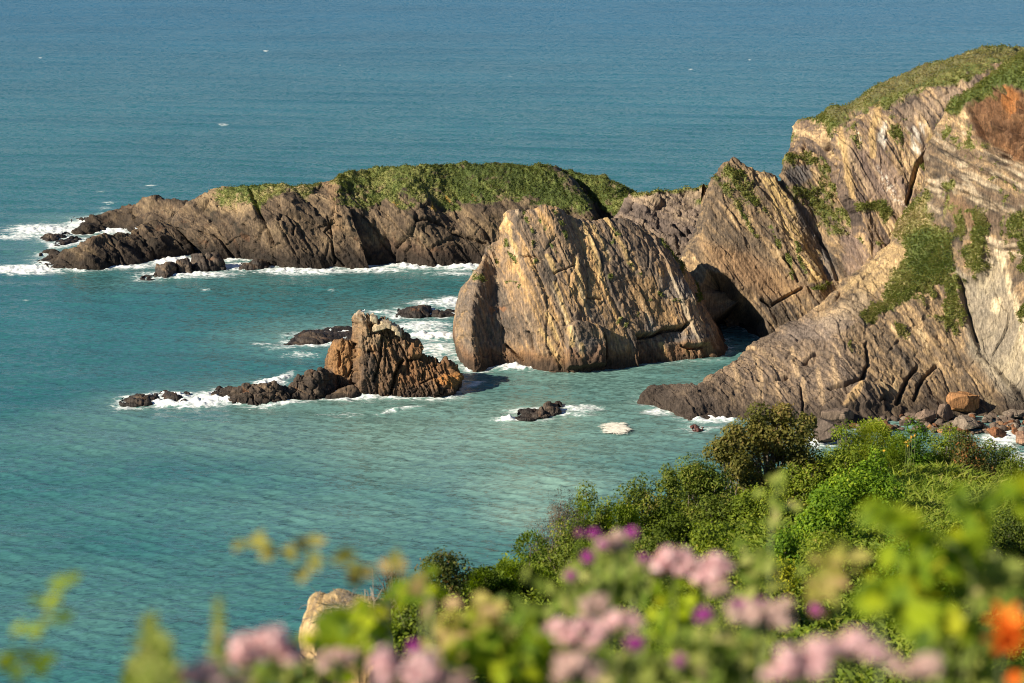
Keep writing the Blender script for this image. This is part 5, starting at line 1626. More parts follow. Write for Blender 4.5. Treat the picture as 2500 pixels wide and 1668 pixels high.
def bush(kind, label, K, xc, ytop, wpx, Y, nleaf, leaf, seed, group='shrubs on the near hillside', depth=0.95, clumps=40, clump=0.31, aspect=0.5, lift=0.0, name='shrub', cat='shrub', minh=0.5, low=None, branchr=0.018, hue0=0.0):
    wpx = wpx * 1.15
    px_, _ = K(xc, ytop)
    x0, _ = K(xc - wpx / 2, ytop)
    x1, _ = K(xc + wpx / 2, ytop)
    _, pt = K(xc, ytop)
    top = at(np.array(px_), np.array(pt), np.array(float(Y)))
    g = float(ground(top[0], Y))
    h = max(top[2] - g, minh)
    z0 = top[2] - h
    rx = (x1 - x0) / FPX * Y * 1.06 * 0.5
    ry = rx * depth
    rs = np.random.RandomState(seed)
    nleaf = int(nleaf * (1.0 if kind == 'twig' else 1.9))
    root = empty(name, (top[0], Y, z0), label, cat, group)
    # clumps over the upper shell of the crown
    u = rs.normal(0, 1, (clumps, 3))
    u[:, 2] = abs(u[:, 2]) * 1.0 + 0.1
    u /= np.linalg.norm(u, axis=1, keepdims=True)
    if lift == 0:
        u[::3, 2] *= 0.35
    rr = rs.uniform(0.45, 0.95, (clumps, 1)) ** 0.6
    cen = u * rr * np.array([rx, ry, h * (1 - lift)]) * (1 - clump * 0.55)
    cen[:, 2] += h * lift
    cen[:, 2] *= 0.94 + 0.06 * rs.rand(clumps)
    cr = clump * rs.uniform(0.7, 1.3, clumps) * (rx * ry * max(h, rx * 0.5)) ** (1 / 3)
    k = rs.randint(0, clumps, nleaf)
    v = rs.normal(0, 1, (nleaf, 3))
    v /= np.linalg.norm(v, axis=1, keepdims=True)
    rad = cr[k] * rs.uniform(0.2, 1.0, nleaf) ** 0.3
    P = cen[k] + v * rad[:, None] * np.array([1, 1, 0.8])
    P += 0.10 * cr.mean() * rs.normal(0, 1, (nleaf, 3))
    # fit the crown to its full height and spread
    sx_ = 0.5 * (np.percentile(P[:, 0], 99.3) - np.percentile(P[:, 0], 0.7))
    fz = h / max(np.percentile(P[:, 2], 99.6), 0.05)
    fit = np.array([rx / sx_, ry / sx_ * rx / rx, fz])
    P *= fit
    cen *= fit
    P[:, 2] = np.maximum(P[:, 2], 0.02)
    ch = rs.normal(0, 0.13, clumps)
    hue = np.clip(0.45 + hue0 + ch[k] + rs.normal(0, 0.17, nleaf), 0, 1)
    nr = v * 0.9 + rs.normal(0, 0.55, (nleaf, 3)) + np.array([-0.15, -0.1, 0.45])
    if kind == 'twig':
        lines, rad_ = [], []
        for j in range(nleaf):
            c0 = cen[k[j]] * rs.uniform(0.3, 0.9)
            e = P[j] + v[j] * cr[k[j]] * 0.3
            m = (c0 + e) / 2 + rs.normal(0, 0.05, 3)
            lines.append([c0, m, e])
            rad_.append(leaf * rs.uniform(0.6, 1.2))
        V, Fq = tubes(lines, rad_, 3)
        mk('twigs', V, Fq, M_leaf['twig'], root, True, {'rnd': np.repeat(np.clip(0.5 + rs.normal(0, 0.2, nleaf), 0, 1), 9)})
    else:
        if kind == 'gorse':
            V, Fq, r = leaves(P, np.cross(v + [0, 0, .3], rs.normal(0, 1, (nleaf, 3))), leaf * rs.uniform(0.7, 1.3, nleaf), hue, aspect, rs)
        else:
            V, Fq, r = leaves(P, nr, leaf * rs.uniform(0.6, 1.35, nleaf), hue, aspect, rs)
        mk('crown', V, Fq, M_leaf[kind], root, False, {'rnd': r})
    lines, rad_ = [], []
    base = np.array([0, 0, -0.15])
    for c_ in cen:
        b0 = base + rs.normal(0, 0.08 * rx, 3) * [1, 1, 0]
        m1 = b0 * 0.6 + c_ * 0.4 + rs.normal(0, 0.06 * rx, 3)
        m2 = b0 * 0.25 + c_ * 0.75 + rs.normal(0, 0.05 * rx, 3)
        lines.append([b0, m1, m2, c_])
        rad_.append(branchr)
    V, Fq = tubes(lines, rad_, 5)
    mk('branches', V, Fq, M_branch, root)
    return root


bs = [
    # the far brow, right to left
    ('tree', 'tall ragged brown-leaved bush standing up above the brow against the cliff foot', K7, 1190, -15, 350, 41, 7500, 0.075, 1, dict(clumps=44, clump=0.22, lift=0.08, name='tree', cat='tree', branchr=0.03, aspect=0.6)),
    ('tree', 'sparse brown-green bush leaning left of the tallest ragged bush', K7, 1010, 82, 190, 40, 2600, 0.075, 2, dict(clumps=12, clump=0.24, lift=0.08, aspect=0.6)),
    ('tree', 'thin ragged sapling right of the tallest ragged bush', K7, 1345, 15, 120, 42, 1300, 0.07, 3, dict(clumps=9, clump=0.24, lift=0.08, aspect=0.6)),
    ('olive', 'bushy olive shrub bridging the withered bush and the dark spiky shrub', K7, 430, 420, 190, 33, 4200, 0.05, 46, {}),
    ('dark', 'dark shrub tucked under the withered bush', K7, 260, 520, 240, 29, 4600, 0.05, 47, dict(hue0=0.05)),
    ('gorse', 'spreading gorse under the dark leafy sprig', K7, 420, 560, 260, 28, 8000, 0.05, 48, dict(clumps=22, aspect=0.42)),
    ('olive', 'brownish bush below the right edge of the tall ragged bush', K7, 1390, 190, 190, 41, 2200, 0.06, 4, {}),
    ('gorse', 'smooth lime-green gorse cushion on the crest', K7, 1690, 62, 250, 46, 9000, 0.055, 5, dict(clumps=9, clump=0.42, aspect=0.42, hue0=0.22)),
    ('gorse', 'small lime-green gorse cushion with a dark side below the big cushion', K7, 1745, 112, 110, 44, 3600, 0.055, 6, dict(clumps=4, clump=0.5, aspect=0.42, hue0=0.15)),
    ('olive', 'low olive bush on the crest left of the gorse cushion', K7, 1530, 60, 170, 46, 2600, 0.06, 7, {}),
    ('ivy', 'green leafy bush on the crest right of the gorse cushion', K7, 1850, 55, 190, 46, 3000, 0.07, 8, dict(hue0=-0.18)),
    ('olive', 'low scrubby bush on the crest under the rusty boulders', K7, 2010, 75, 200, 47, 2600, 0.06, 9, {}),
    ('red', 'reddening bramble bush on the brow near the right edge', K7, 2110, 108, 190, 46, 3200, 0.065, 10, {}),
    ('dark', 'dark bush dropping off the brow at the far right edge', K7, 2220, 150, 190, 47, 4200, 0.06, 11, {}),
    ('dark', 'dark bush hanging over the surf at the picture edge', K7, 2310, 215, 170, 45, 3600, 0.06, 12, {}),
    ('dark', 'big dark blackthorn dome on the brow left of the tall ragged bush', K7, 855, 218, 270, 38, 8500, 0.055, 13, dict(clumps=34)),
    ('dark', 'dark blackthorn standing between two green shrubs on the brow', K7, 720, 262, 130, 36, 3200, 0.055, 14, {}),
    ('dark', 'dark spiky shrub on the brow behind the lime gorse', K7, 575, 315, 190, 34, 4200, 0.055, 15, {}),
    ('dark', 'dark leafy sprig rising at the seaward end of the brow', K7, 350, 342, 170, 32, 3800, 0.05, 16, dict(clumps=26)),
    ('gorse', 'lime-green gorse bush below the dark spiky shrub', K7, 520, 452, 190, 32, 6500, 0.05, 17, dict(clumps=12, clump=0.36, aspect=0.42, hue0=0.1)),
    ('ash', 'rounded grey-brown withered bush at the seaward end of the brow', K7, 205, 392, 240, 31, 5200, 0.034, 18, dict(clumps=30, aspect=0.35)),
    ('gorse', 'small lime tuft growing in the grey-brown withered bush', K7, 318, 425, 80, 31.5, 2600, 0.045, 19, dict(clumps=9, clump=0.4, aspect=0.42, hue0=0.15)),
    ('gorse', 'large rounded olive gorse bush at the seaward side of the hillside', K7, 70, 582, 240, 27, 11000, 0.045, 20, dict(clumps=22, clump=0.30, aspect=0.42, hue0=-0.08)),
    ('gorse', 'rounded olive gorse bush left below the large one', K8, 2160, 340, 220, 25, 9000, 0.045, 21, dict(clumps=18, clump=0.30, aspect=0.42, hue0=-0.12)),
    ('red', 'brown-tinged scrub at the seaward lip of the hillside', K8, 1940, 268, 240, 24, 4200, 0.05, 22, dict(hue0=-0.05)),
    ('twig', 'thicket of dry pale stalks at the seaward lip', K8, 1735, 295, 160, 22, 500, 0.006, 23, dict(clumps=14)),
    ('dark', 'dark scrub hanging behind the sandy bank', K8, 1860, 410, 230, 20.5, 4200, 0.045, 24, {}),
    # the slope in front of the brow
    ('olive', 'olive shrub in shade under the big blackthorn dome', K7, 720, 430, 260, 34, 5200, 0.055, 26, dict(hue0=-0.12)),
    ('dark', 'dark shrub in the hollow below the big blackthorn dome', K7, 940, 400, 240, 36, 4600, 0.055, 27, {}),
    ('olive', 'olive bush in the middle of the slope left of the bright ivy', K7, 1140, 370, 290, 36, 5600, 0.06, 28, {}),
    ('olive', 'bushy olive scrub under the tall ragged bush', K7, 1330, 265, 260, 38, 5000, 0.06, 29, dict(hue0=0.05)),
    ('ivy', 'bright yellow-green ivy bush sprawling mid slope', K7, 1590, 275, 330, 37, 9500, 0.07, 30, dict(clumps=40)),
    ('ivy', 'second bright ivy bush directly below the sprawling one', K7, 1440, 375, 270, 33, 7000, 0.065, 31, dict(clumps=30, hue0=-0.03)),
    ('ivy', 'small bright ivy patch on the slope beside the small gorse cushion', K7, 1690, 190, 130, 41, 2000, 0.07, 32, {}),
    ('olive', 'dull olive scrub between the two ivy bushes and the crest', K7, 1540, 190, 240, 41, 4200, 0.06, 33, {}),
    ('grass', 'tall pale grass on the sunny slope right of the ivy', K7, 1960, 190, 0, 0, 0, 0, 34, {}),
    ('dark', 'dark shrub in the shadowed right margin under the brow', K7, 2300, 470, 230, 33, 5200, 0.055, 35, dict(hue0=-0.1)),
    ('olive', 'olive shrub low on the right of the slope', K7, 2080, 480, 280, 32, 5600, 0.055, 36, {}),
    ('yellow', 'yellowing creeper patch low on the middle of the slope', K7, 1240, 690, 130, 26, 1300, 0.055, 37, dict(minh=0.5)),
    ('ivy', 'leafy green patch above the yellowing creeper', K7, 1260, 560, 200, 29, 3600, 0.055, 38, dict(hue0=-0.12)),
    ('olive', 'olive scrub below the shaded hollow', K7, 900, 540, 280, 29, 6000, 0.05, 39, dict(hue0=-0.06)),
    ('dark', 'dark scrub low left of the slope behind the pink heads', K7, 660, 560, 250, 27, 5600, 0.05, 40, {}),
    ('olive', 'olive scrub behind the upper pink flowers', K7, 1090, 640, 300, 24, 6000, 0.045, 41, {}),
    ('olive', 'olive scrub low in the middle behind the blurred leaves', K7, 1500, 560, 320, 27, 6500, 0.05, 42, {}),
    ('ivy', 'green scrub low right behind the blurred leaves', K7, 1800, 540, 330, 27, 6500, 0.055, 43, dict(hue0=-0.15)),
    ('dark', 'dark scrub left of the pink flowers below the gorse', K8, 2260, 520, 330, 19, 6500, 0.04, 44, dict(hue0=0.06)),
    ('olive', 'olive scrub beside the sandy bank', K8, 1980, 540, 300, 17, 5200, 0.035, 45, {}),
]
for b in bs:
    if b[0] == 'grass':
        continue
    bush(*b[:10], **b[10])

# grass and low herbs over the whole slope
rs = np.random.RandomState(71)
n = 60000
pxs = rs.uniform(700, 2650, n)
Ed, _ = edge(pxs)
yy = Ed * rs.uniform(0.22, 1.0, n) ** 0.7
xx = yy * (pxs - 1250) / FPX * 1.057
Pg = np.stack([xx, yy, ground(xx, yy)], -1)
hue = 0.40 + 0.35 * fbm(Pg * 0.22, 4, 5) + rs.normal(0, 0.14, n)
o = tuft_mesh('grass', Pg, 0.22 * rs.uniform(0.5, 1.4, n), np.clip(hue, 0, 1), rs, None, None, 5, M_leaf['grass'], 0.16, 1.1)
tag(o, 'rough grass and herbs between the hillside shrubs')
n = 60000
pxs = rs.uniform(720, 2650, n)
Ed, _ = edge(pxs)
yy = Ed * rs.uniform(0.3, 1.0, n) ** 0.8
xx = yy * (pxs - 1250) / FPX * 1.057
Pu = np.stack([xx, yy, ground(xx, yy)], -1)
patch = fbm(Pu * 0.55, 3, 25)
Pu[:, 2] += rs.uniform(0, 1, n) * np.clip(0.30 + 0.55 * patch, 0.03, 1)
V, Fq, r = leaves(Pu, rs.normal(0, 0.5, (n, 3)) + [-.2, -.2, .6], rs.uniform(0.04, 0.085, n), np.clip(0.42 + 0.35 * fbm(Pu * 0.35, 3, 27) + rs.normal(0, 0.16, n), 0, 1), 0.5, rs)
o = mk('undergrowth', V, Fq, M_leaf['olive'], None, False, {'rnd': r})
tag(o, 'leafy undergrowth creeping between the hillside shrubs', None, None, 'stuff')
n = 9000
pg = np.array([K7(*p) for p in zip(rs.uniform(1740, 2330, n), rs.uniform(150, 520, n))])
Yg = 46 - 14 * (np.array([p[1] for p in pg]) - 1080) / 200 + rs.normal(0, 0.7, n)
T = at(pg[:, 0], pg[:, 1], np.clip(Yg, 26, 47))
T[:, 2] = ground(T[:, 0], T[:, 1]) - 0.05
hue = 0.50 + 0.25 * fbm(T * 0.4, 3, 15) + rs.normal(0, 0.15, n)
o = tuft_mesh('tall_grass', T, 0.50 * rs.uniform(0.5, 1.3, n), np.clip(hue, 0, 1), rs, None, None, 6, M_leaf['grass'], 0.05, 1.5)
tag(o, 'tall yellow-green grass on the sunny right part of the slope')

# small orange and yellow flowers among the brambles
M_yel = plain_mat('yellow_petals', (0.75, 0.42, 0.03), 0.6, 0.2)
for i, (x, y) in enumerate([(1205 + 15, 705), (1275, 655), (1240, 735), (1010, 785), (1255, 690), (1305, 640)]):
    px_, py_ = KR(x, y)
    p = at(px_, py_, 43.5)
    rsf = np.random.RandomState(i)
    v = rsf.normal(0, 1, (18, 3))
    V, Fq, r = leaves(v * 0.018, v, np.full(18, 0.032), np.zeros(18), 0.5, rsf)
    root = empty('yellow_flower', p, 'tiny yellow-orange flower in the scrub below the lime gorse cushion', 'flower', 'tiny yellow flowers in the scrub')
    mk('petals', V, Fq, M_yel, root, False)
    V, Fq = tubes([[[0, 0, 0], [0.02, 0, -0.3], [0, 0, -0.7]]], [0.008])
    mk('stem', V, Fq, M_stem, root)

# sandy bank at the lip
bk = [([(1330, 800), (1335, 720), (1318, 640), (1340, 570), (1392, 492)], 0.6), ([(1370, 830), (1372, 720), (1370, 630), (1390, 550), (1430, 460)], 0), ([(1450, 850), (1450, 740), (1450, 640), (1460, 550), (1490, 446)], 0), ([(1540, 860), (1540, 760), (1540, 660), (1540, 560), (1545, 455)], 0), ([(1640, 860), (1640, 760), (1640, 660), (1635, 570), (1630, 470)], 0), ([(1740, 860), (1740, 780), (1735, 690), (1730, 600), (1720, 500)], 0.3)]
cols = []
for pts, off in bk:
    q = np.array([K8(*p) for p in pts])
    P = at(q[:, 0], q[:, 1], 16.0 + off + np.array([0, 0.2, 0.5, 0.9, 1.7]))
    lo = P[0] + np.array([0, 0, -2.5])
    cols.append(np.vstack([lo, P, P[-1] + [0, 0.4, -0.45], P[-1] + [0, 1.0, -1.6], P[-1] + [0, 1.8, -3.8]]))
A = np.array(cols)
e = A[0].copy()
e[:, 1] += 0.7
e[:, 2] -= 0.6
A = np.concatenate([e[None], A])
G, nu, nv, tv = loft(A, 2.2)
P = G.reshape(-1, 3)
fa, jt, r1 = facets(P * [1.6, 1.6, 3.0] + 0.4 * np.stack([fbm(P * 1.5 + k, 3, k) for k in range(3)], -1), 5, 0.9)
d = 0.05 * fa + 0.07 * fbm(P * 1.2, 3, 8) + 0.03 * fbm(P * 5, 3, 9)
P = P + gnormals(G) * d[:, None]
cb = ramp(0.5 + 0.5 * fbm(P * 1.4, 4, 31) + 0.3 * (r1[:, 1] - 0.5), [(0, (0.24, 0.145, 0.06)), (0.5, (0.43, 0.285, 0.13)), (1, (0.58, 0.43, 0.23))])
o = mk('earth_bank', P, gridfaces(nu, nv), rock_mat('sandy_earth', 0, 0.5, 3.0), None, True, {'Col': cb})
tag(o, 'crumbling sandy-orange earth bank at the lip of the near hillside', 'earth bank')
rs = np.random.RandomState(5)
lines, rr = [], []
for j in range(150):
    x, y = K8(rs.normal(1540, 60), rs.normal(525, 32))
    c_ = at(x, y, 16.3 + rs.uniform(-0.1, 0.5))
    v = rs.normal(0, 1, 3)
    v /= np.linalg.norm(v)
    lines.append([c_ - v * 0.14, c_ + rs.normal(0, 0.02, 3), c_ + v * 0.16 + rs.normal(0, 0.03, 3)])
    rr.append(rs.uniform(0.003, 0.007))
V, Fq = tubes(lines, rr, 3)
o = mk('dead_twigs', V, Fq, plain_mat('dead_wood', (0.26, 0.20, 0.145), 0.9, 0.4), None)
tag(o, 'tangle of dead grey twigs lying on the sandy bank', 'twigs')

# ------------------------------------------------------------------ plants close to the lens (out of focus)
PINK = [(0, (0.42, 0.20, 0.21)), (0.4, (0.76, 0.43, 0.44)), (0.75, (0.88, 0.62, 0.59)), (1, (0.92, 0.76, 0.70))]
M_pink = leaf_mat('pink_florets', PINK, 0.25)
M_pale = leaf_mat('faded_pink_florets', [(0, (0.36, 0.24, 0.19)), (0.5, (0.64, 0.43, 0.37)), (1, (0.76, 0.57, 0.48))], 0.25)
M_mag = leaf_mat('magenta_petals', [(0, (0.30, 0.04, 0.26)), (0.5, (0.66, 0.12, 0.52)), (1, (0.82, 0.28, 0.66))], 0.3)
M_ora = leaf_mat('orange_petals', [(0, (0.72, 0.10, 0.01)), (0.5, (0.90, 0.17, 0.015)), (1, (0.95, 0.27, 0.03))], 0.3)
M_near = leaf_mat('yellow_green_leaves', [(0, (0.045, 0.090, 0.006)), (0.4, (0.13, 0.20, 0.008)), (0.75, (0.28, 0.34, 0.010)), (1, (0.46, 0.44, 0.015))], 0.4)  # leaves of a vivid yellow-green
M_soft = leaf_mat('dull_leaves', [(0, (0.07, 0.11, 0.014)), (0.4, (0.15, 0.20, 0.028)), (0.75, (0.27, 0.29, 0.06)), (1, (0.42, 0.35, 0.14))], 0.35)
M_autumn = leaf_mat('fading_leaves', [(0, (0.16, 0.17, 0.03)), (0.5, (0.34, 0.30, 0.06)), (1, (0.48, 0.30, 0.16))], 0.4)
BUD = [(0, (0.1, 0.09, 0.03)), (1, (0.3, 0.2, 0.1))]


def foot(p, rs, spread=0.12):
    f = np.array([p[0] + rs.normal(0, spread), p[1] + rs.normal(0, spread) + 0.05, 0])
    f[2] = ground(f[0], max(f[1], 0.3)) - 0.05
    return f


def flower_plant(K, x, y, w, h, d, label, seed, mat=None, group='pink flower heads close to the lens', nleaf=46, leafmat=None):
    """Flat-topped head of many small florets on a branching leafy stem."""
    rs = np.random.RandomState(seed)
    cx, cy = K(x, y)
    ex, _ = K(x + w / 2, y)
    _, ey = K(x, y + h / 2)
    p = at(np.array(cx), np.array(cy), np.array(float(d)))
    rx = (ex - cx) / FPX * d * 1.28
    rz = (ey - cy) / FPX * d * 1.25
    root = empty('pink_flower', p, label, 'flower', group)
    nl = max(7, int(5.0 * rx / rz) + 4)
    lump = np.stack([rs.uniform(-1, 1, nl) * rx * 0.8, rs.normal(0, 0.45, nl) * rx * 0.6, np.zeros(nl)], -1)
    lump[:, 2] = rz * (0.35 * (1 - (lump[:, 0] / rx) ** 2) + rs.uniform(-0.75, 0.45, nl))
    per = 120
    k = np.repeat(np.arange(nl), per)
    v = rs.normal(0, 1, (nl * per, 3))
    v[:, 2] = abs(v[:, 2]) - 0.25
    v /= np.linalg.norm(v, axis=1, keepdims=True)
    lr = rz * rs.uniform(0.28, 0.55, nl)
    P = lump[k] + v * (lr[k] * rs.uniform(0.5, 1.25, nl * per))[:, None] * np.array([1.15, 1.15, 0.8])
    V, Fq, r = leaves(P, v + rs.normal(0, 0.5, v.shape), np.full(len(P), min(0.013, rz * 0.36)), np.clip(0.5 + rs.normal(0, 0.2, len(P)) + 0.25 * v[:, 2], 0, 1), 0.7, rs)  # florets paler on top, darker beneath: shading painted into their hue
    mk('flower_head', V, Fq, mat or M_pink, root, False, {'rnd': r})
    f = foot(p, rs) - p
    lines = [[f, f * 0.6 + rs.normal(0, 0.02, 3), f * 0.25 + rs.normal(0, 0.01, 3), [0, 0, -rz * 1.2]]]
    rad = [0.005]
    for c_ in lump:
        lines.append([np.array([0, 0, -rz * 1.2]), c_ * 0.6 + [0, 0, -rz * 0.6], c_])
        rad.append(0.002)
    V, Fq = tubes(lines, rad, 5)
    mk('stem', V, Fq, M_stem, root)
    t = rs.uniform(0.05, 0.6, nleaf)[:, None]
    P = f * t + rs.normal(0, 0.05, (nleaf, 3)) * np.array([1.3, 1, 0.6])
    V, Fq, r = leaves(P, rs.normal(0, 0.6, (nleaf, 3)) + [-.2, -.4, 0.8], rs.uniform(0.03, 0.075, nleaf), np.clip(0.4 + rs.normal(0, 0.22, nleaf), 0, 1), 0.38, rs)
    mk('foliage', V, Fq, leafmat or M_soft, root, False, {'rnd': r})
    return root


FL = [
    (K7, 745, 700, 150, 130, 2.9, 'dusky pink flower head, taller lump of the uppermost pair', None), (K7, 890, 745, 230, 110, 2.85, 'wide dusky pink flower head sloping right of the uppermost one', None), (K7, 960, 830, 110, 60, 2.8, 'small brownish pink head hanging below the uppermost pair', M_pale),
    (K7, 470, 620, 150, 90, 3.3, 'pale pink flower head among the magenta flowers', M_pale),
    (K7, 300, 1020, 250, 120, 2.5, 'broad pink flower head low left of the green leaves', None), (K7, 480, 1000, 200, 110, 2.45, 'pink flower head adjoining the broad low one', None), (K7, 360, 910, 130, 80, 2.7, 'faint pink flower head above the broad low one', M_pale),
    (K7, 1140, 960, 280, 110, 2.6, 'faded buff-pink flower head below the magenta pair', M_pale), (K7, 1560, 1090, 380, 130, 1.95, 'largest pale pink flower head at the bottom edge, upper part', None), (K7, 1330, 1180, 300, 140, 1.9, 'large pale pink flower head running off the bottom edge', None),
    (K7, 1860, 1190, 210, 110, 2.2, 'dull pink flower head right of the largest one at the bottom', M_pale), 
    (K8, 1080, 715, 130, 130, 2.25, 'pink flower head against the water, left half of a pair', None), (K8, 1220, 690, 190, 150, 2.25, 'pink flower head against the water, right half of a pair', None), (K8, 880, 810, 220, 90, 2.0, 'low pink flower head at the bottom edge left of the pair', None),
    (K8, 1770, 785, 330, 140, 2.0, 'big pale pink flower head at the bottom under the sandy bank', None), (K8, 1960, 830, 200, 80, 2.0, 'pink flower head trailing right from the big bottom one', M_pale), (K8, 1490, 740, 150, 90, 2.6, 'brownish faded head under the sandy bank', M_pale), (K8, 1030, 835, 150, 50, 2.1, 'faded low head at the bottom edge under the pair', M_pale),
    (K7, 330, 1190, 230, 110, 2.3, 'faded buff head at the bottom left of the magenta flowers', M_pale),  
]
for i, (K, x, y, w, h, d, lab, mt) in enumerate(FL):
    flower_plant(K, x, y, w, h, d, lab, 300 + i, mt)

MG = [(K7, 550, 575, 75, 3.2, 'magenta flower topmost right of its cluster'), (K7, 375, 578, 70, 3.2, 'magenta flower in front of the grey-brown withered bush'), (K7, 308, 572, 46, 3.3, 'small magenta flower leftmost of its cluster'), (K7, 350, 685, 80, 3.1, 'round magenta flower below the pale pink head'), (K7, 412, 632, 56, 3.1, 'dull magenta flower in the middle of its cluster'), (K7, 270, 768, 70, 3.0, 'dusky magenta flower left of the green leaves'),
      (K7, 880, 955, 110, 2.6, 'brightest magenta flower above the buff heads'), (K7, 1045, 900, 80, 2.7, 'purple flower right of the brightest magenta one'), (K7, 1140, 885, 50, 2.7, 'small purple flower above the faded buff head'), (K7, 1395, 925, 80, 2.9, 'dull magenta flower left of the yellow-green leaves'), (K7, 565, 1085, 110, 2.4, 'violet flower low under the broad pink heads'), (K7, 770, 1160, 80, 2.3, 'violet flower near the bottom edge'), (K8, 1830, 690, 80, 2.7, 'magenta flower above the big bottom pink head'), (K7, 600, 690, 60, 3.0, 'dark magenta flower beside the uppermost pink head')]
for i, (K, x, y, w, d, lab) in enumerate(MG):
    rs = np.random.RandomState(400 + i)
    cx, cy = K(x, y)
    ex, _ = K(x + w / 2, y)
    p = at(np.array(cx), np.array(cy), np.array(d))
    r0 = (ex - cx) / FPX * d
    root = empty('magenta_flower', p, lab, 'flower', 'magenta flowers close to the lens')
    v = rs.normal(0, 1, (130, 3))
    v[:, 2] = abs(v[:, 2]) * 1.2 - 0.1
    v /= np.linalg.norm(v, axis=1, keepdims=True)
    V, Fq, r = leaves(v * r0 * 0.62, np.cross(v, rs.normal(0, 1, v.shape)), np.full(130, r0 * 0.95), np.clip(0.5 + rs.normal(0, 0.2, 130), 0, 1), 0.28, rs)
    mk('petals', V, Fq, M_mag, root, False, {'rnd': r})
    D_, Fc = cubesphere(6)
    mk('calyx', D_ * r0 * 0.42 * np.array([1, 1, 1.2]) - [0, 0, r0 * 0.4], Fc, M_stem, root)
    f = foot(p, rs) - p
    V, Fq = tubes([[f, f * 0.5 + rs.normal(0, 0.02, 3), [0, 0, -r0 * 0.7]]], [0.003])
    mk('stem', V, Fq, M_stem, root)

# orange flowers
for i, (x, y, s, d, lab) in enumerate([(2262, 1000, 230, 2.3, 'bright orange trumpet flower at the right edge'), (2310, 1240, 80, 2.2, 'orange flower low in the bottom right corner')]):
    rs = np.random.RandomState(450 + i)
    cx, cy = K7(x, y)
    p = at(np.array(cx), np.array(cy), np.array(d))
    r0 = s / 1.88 / FPX * d * 0.5
    root = empty('orange_flower', p, lab, 'flower', 'orange flowers at the right edge')
    Vs, Fs, rn, k = [], [], [], 0
    for c_ in range(3):
        o0 = np.array([0, 0, -0.05 * r0]) if c_ else np.zeros(3)
        ax = np.array([rs.normal(-0.3, .4), -0.6, rs.normal(0.2, 0.4)])
        ax /= np.linalg.norm(ax)
        u_ = np.cross(ax, [0, 0, 1.0])
        u_ /= np.linalg.norm(u_)
        w_ = np.cross(ax, u_)
        for j in range(6):
            th = j * math.pi / 3
            e = u_ * math.cos(th) + w_ * math.sin(th)
            s_ = np.cross(ax, e)
            L = r0 * 1.0
            pts = [o0, o0 + ax * L * .4 + e * L * .15 - s_ * L * .12, o0 + ax * L * .4 + e * L * .15 + s_ * L * .12, o0 + ax * L * .75 + e * L * .55 - s_ * L * .20, o0 + ax * L * .75 + e * L * .55 + s_ * L * .20, o0 + ax * L * .7 + e * L * 1.0]
            Vs.append(np.array(pts))
            Fs.append(np.array([[0, 1, 2, 2], [1, 3, 4, 2], [3, 5, 4, 4]]) + k)
            rn.append(np.full(6, rs.uniform(0.2, 0.9)))
            k += 6
    Fa = np.concatenate(Fs)
    tri = Fa[Fa[:, 2] == Fa[:, 3]][:, :3]
    quad = Fa[Fa[:, 2] != Fa[:, 3]]
    mk('petals', np.concatenate(Vs), [quad, tri], M_ora, root, False, {'rnd': np.concatenate(rn)})
    f = foot(p, rs) - p
    V, Fq = tubes([[f, f * 0.5 + rs.normal(0, 0.03, 3), [0, 0.01, -0.01]]], [0.004])
    mk('stem', V, Fq, M_stem, root)


def spray(K, stem, leafpts, size, d, label, mat, seed, name='leafy_twig', cat='twig', group=None, stemw=0.003, extra=0, spread=30, rooted=True, aspect=0.6, stemmat=None):
    """A twig with leaves at given places; it grows on down into the ground out of sight."""
    rs = np.random.RandomState(seed)
    q = np.array([K(*p) for p in stem])
    S = at(q[:, 0], q[:, 1], d + 0.06 * np.sin(np.arange(len(q)) * 1.7 + seed))
    org = S[0]
    root = empty(name, org, label, cat, group)
    line = list(S - org)
    if rooted:
        f = foot(S[0], rs, 0.08) - org
        line = [f, f * 0.5 + rs.normal(0, 0.02, 3)] + line
    V, Fq = tubes([line], [stemw], 5)
    mk('stem', V, Fq, stemmat or M_stem, root)
    L = list(leafpts)
    for _ in range(extra):
        a, b = L[rs.randint(len(leafpts))][:2]
        L.append((a + rs.normal(0, spread), b + rs.normal(0, spread)))
    q = np.array([K(*p[:2]) for p in L])
    P = at(q[:, 0], q[:, 1], d + rs.normal(0, 0.05, len(L))) - org
    V, Fq, r = leaves(P, rs.normal(0, 0.5, P.shape) + [-.35, -.75, .45], size * rs.uniform(0.75, 1.25, len(L)), np.clip(0.55 + rs.normal(0, 0.22, len(L)), 0, 1), aspect, rs)
    mk('foliage', V, Fq, mat, root, False, {'rnd': r})
    return root


spray(K8, [(70, 900), (72, 840), (130, 700), (165, 660), (200, 560), (240, 490), (300, 380)], [(60, 720), (18, 760), (30, 745), (90, 795), (70, 800), (150, 770), (175, 790), (110, 610), (80, 605), (180, 600), (150, 615), (225, 480), (165, 480), (240, 500), (290, 400), (320, 385), (260, 405), (200, 745), (285, 555), (215, 570), (130, 725)], 0.030, 2.3, 'slender leafy twig alone against the water at the left edge', M_near, 500)
spray(K8, [(1900, 480), (1850, 400), (1740, 360), (1640, 350), (1520, 325), (1400, 300), (1290, 268), (1190, 265), (1060, 235)], [(1060, 235), (1040, 245), (1140, 205), (1145, 225), (1190, 268), (1165, 270), (1290, 262), (1275, 275), (1340, 228), (1320, 240), (1390, 212), (1410, 222), (1400, 312), (1370, 300), (1345, 360), (1325, 365), (1520, 280), (1500, 300), (1560, 350), (1580, 365), (1610, 352), (1625, 370), (1700, 330), (1740, 300), (1770, 330), (1560, 390), (1860, 390), (1840, 420)], 0.034, 2.7, 'bramble twig arching left over the water above the sandy bank', M_autumn, 501, name='bramble_twig')
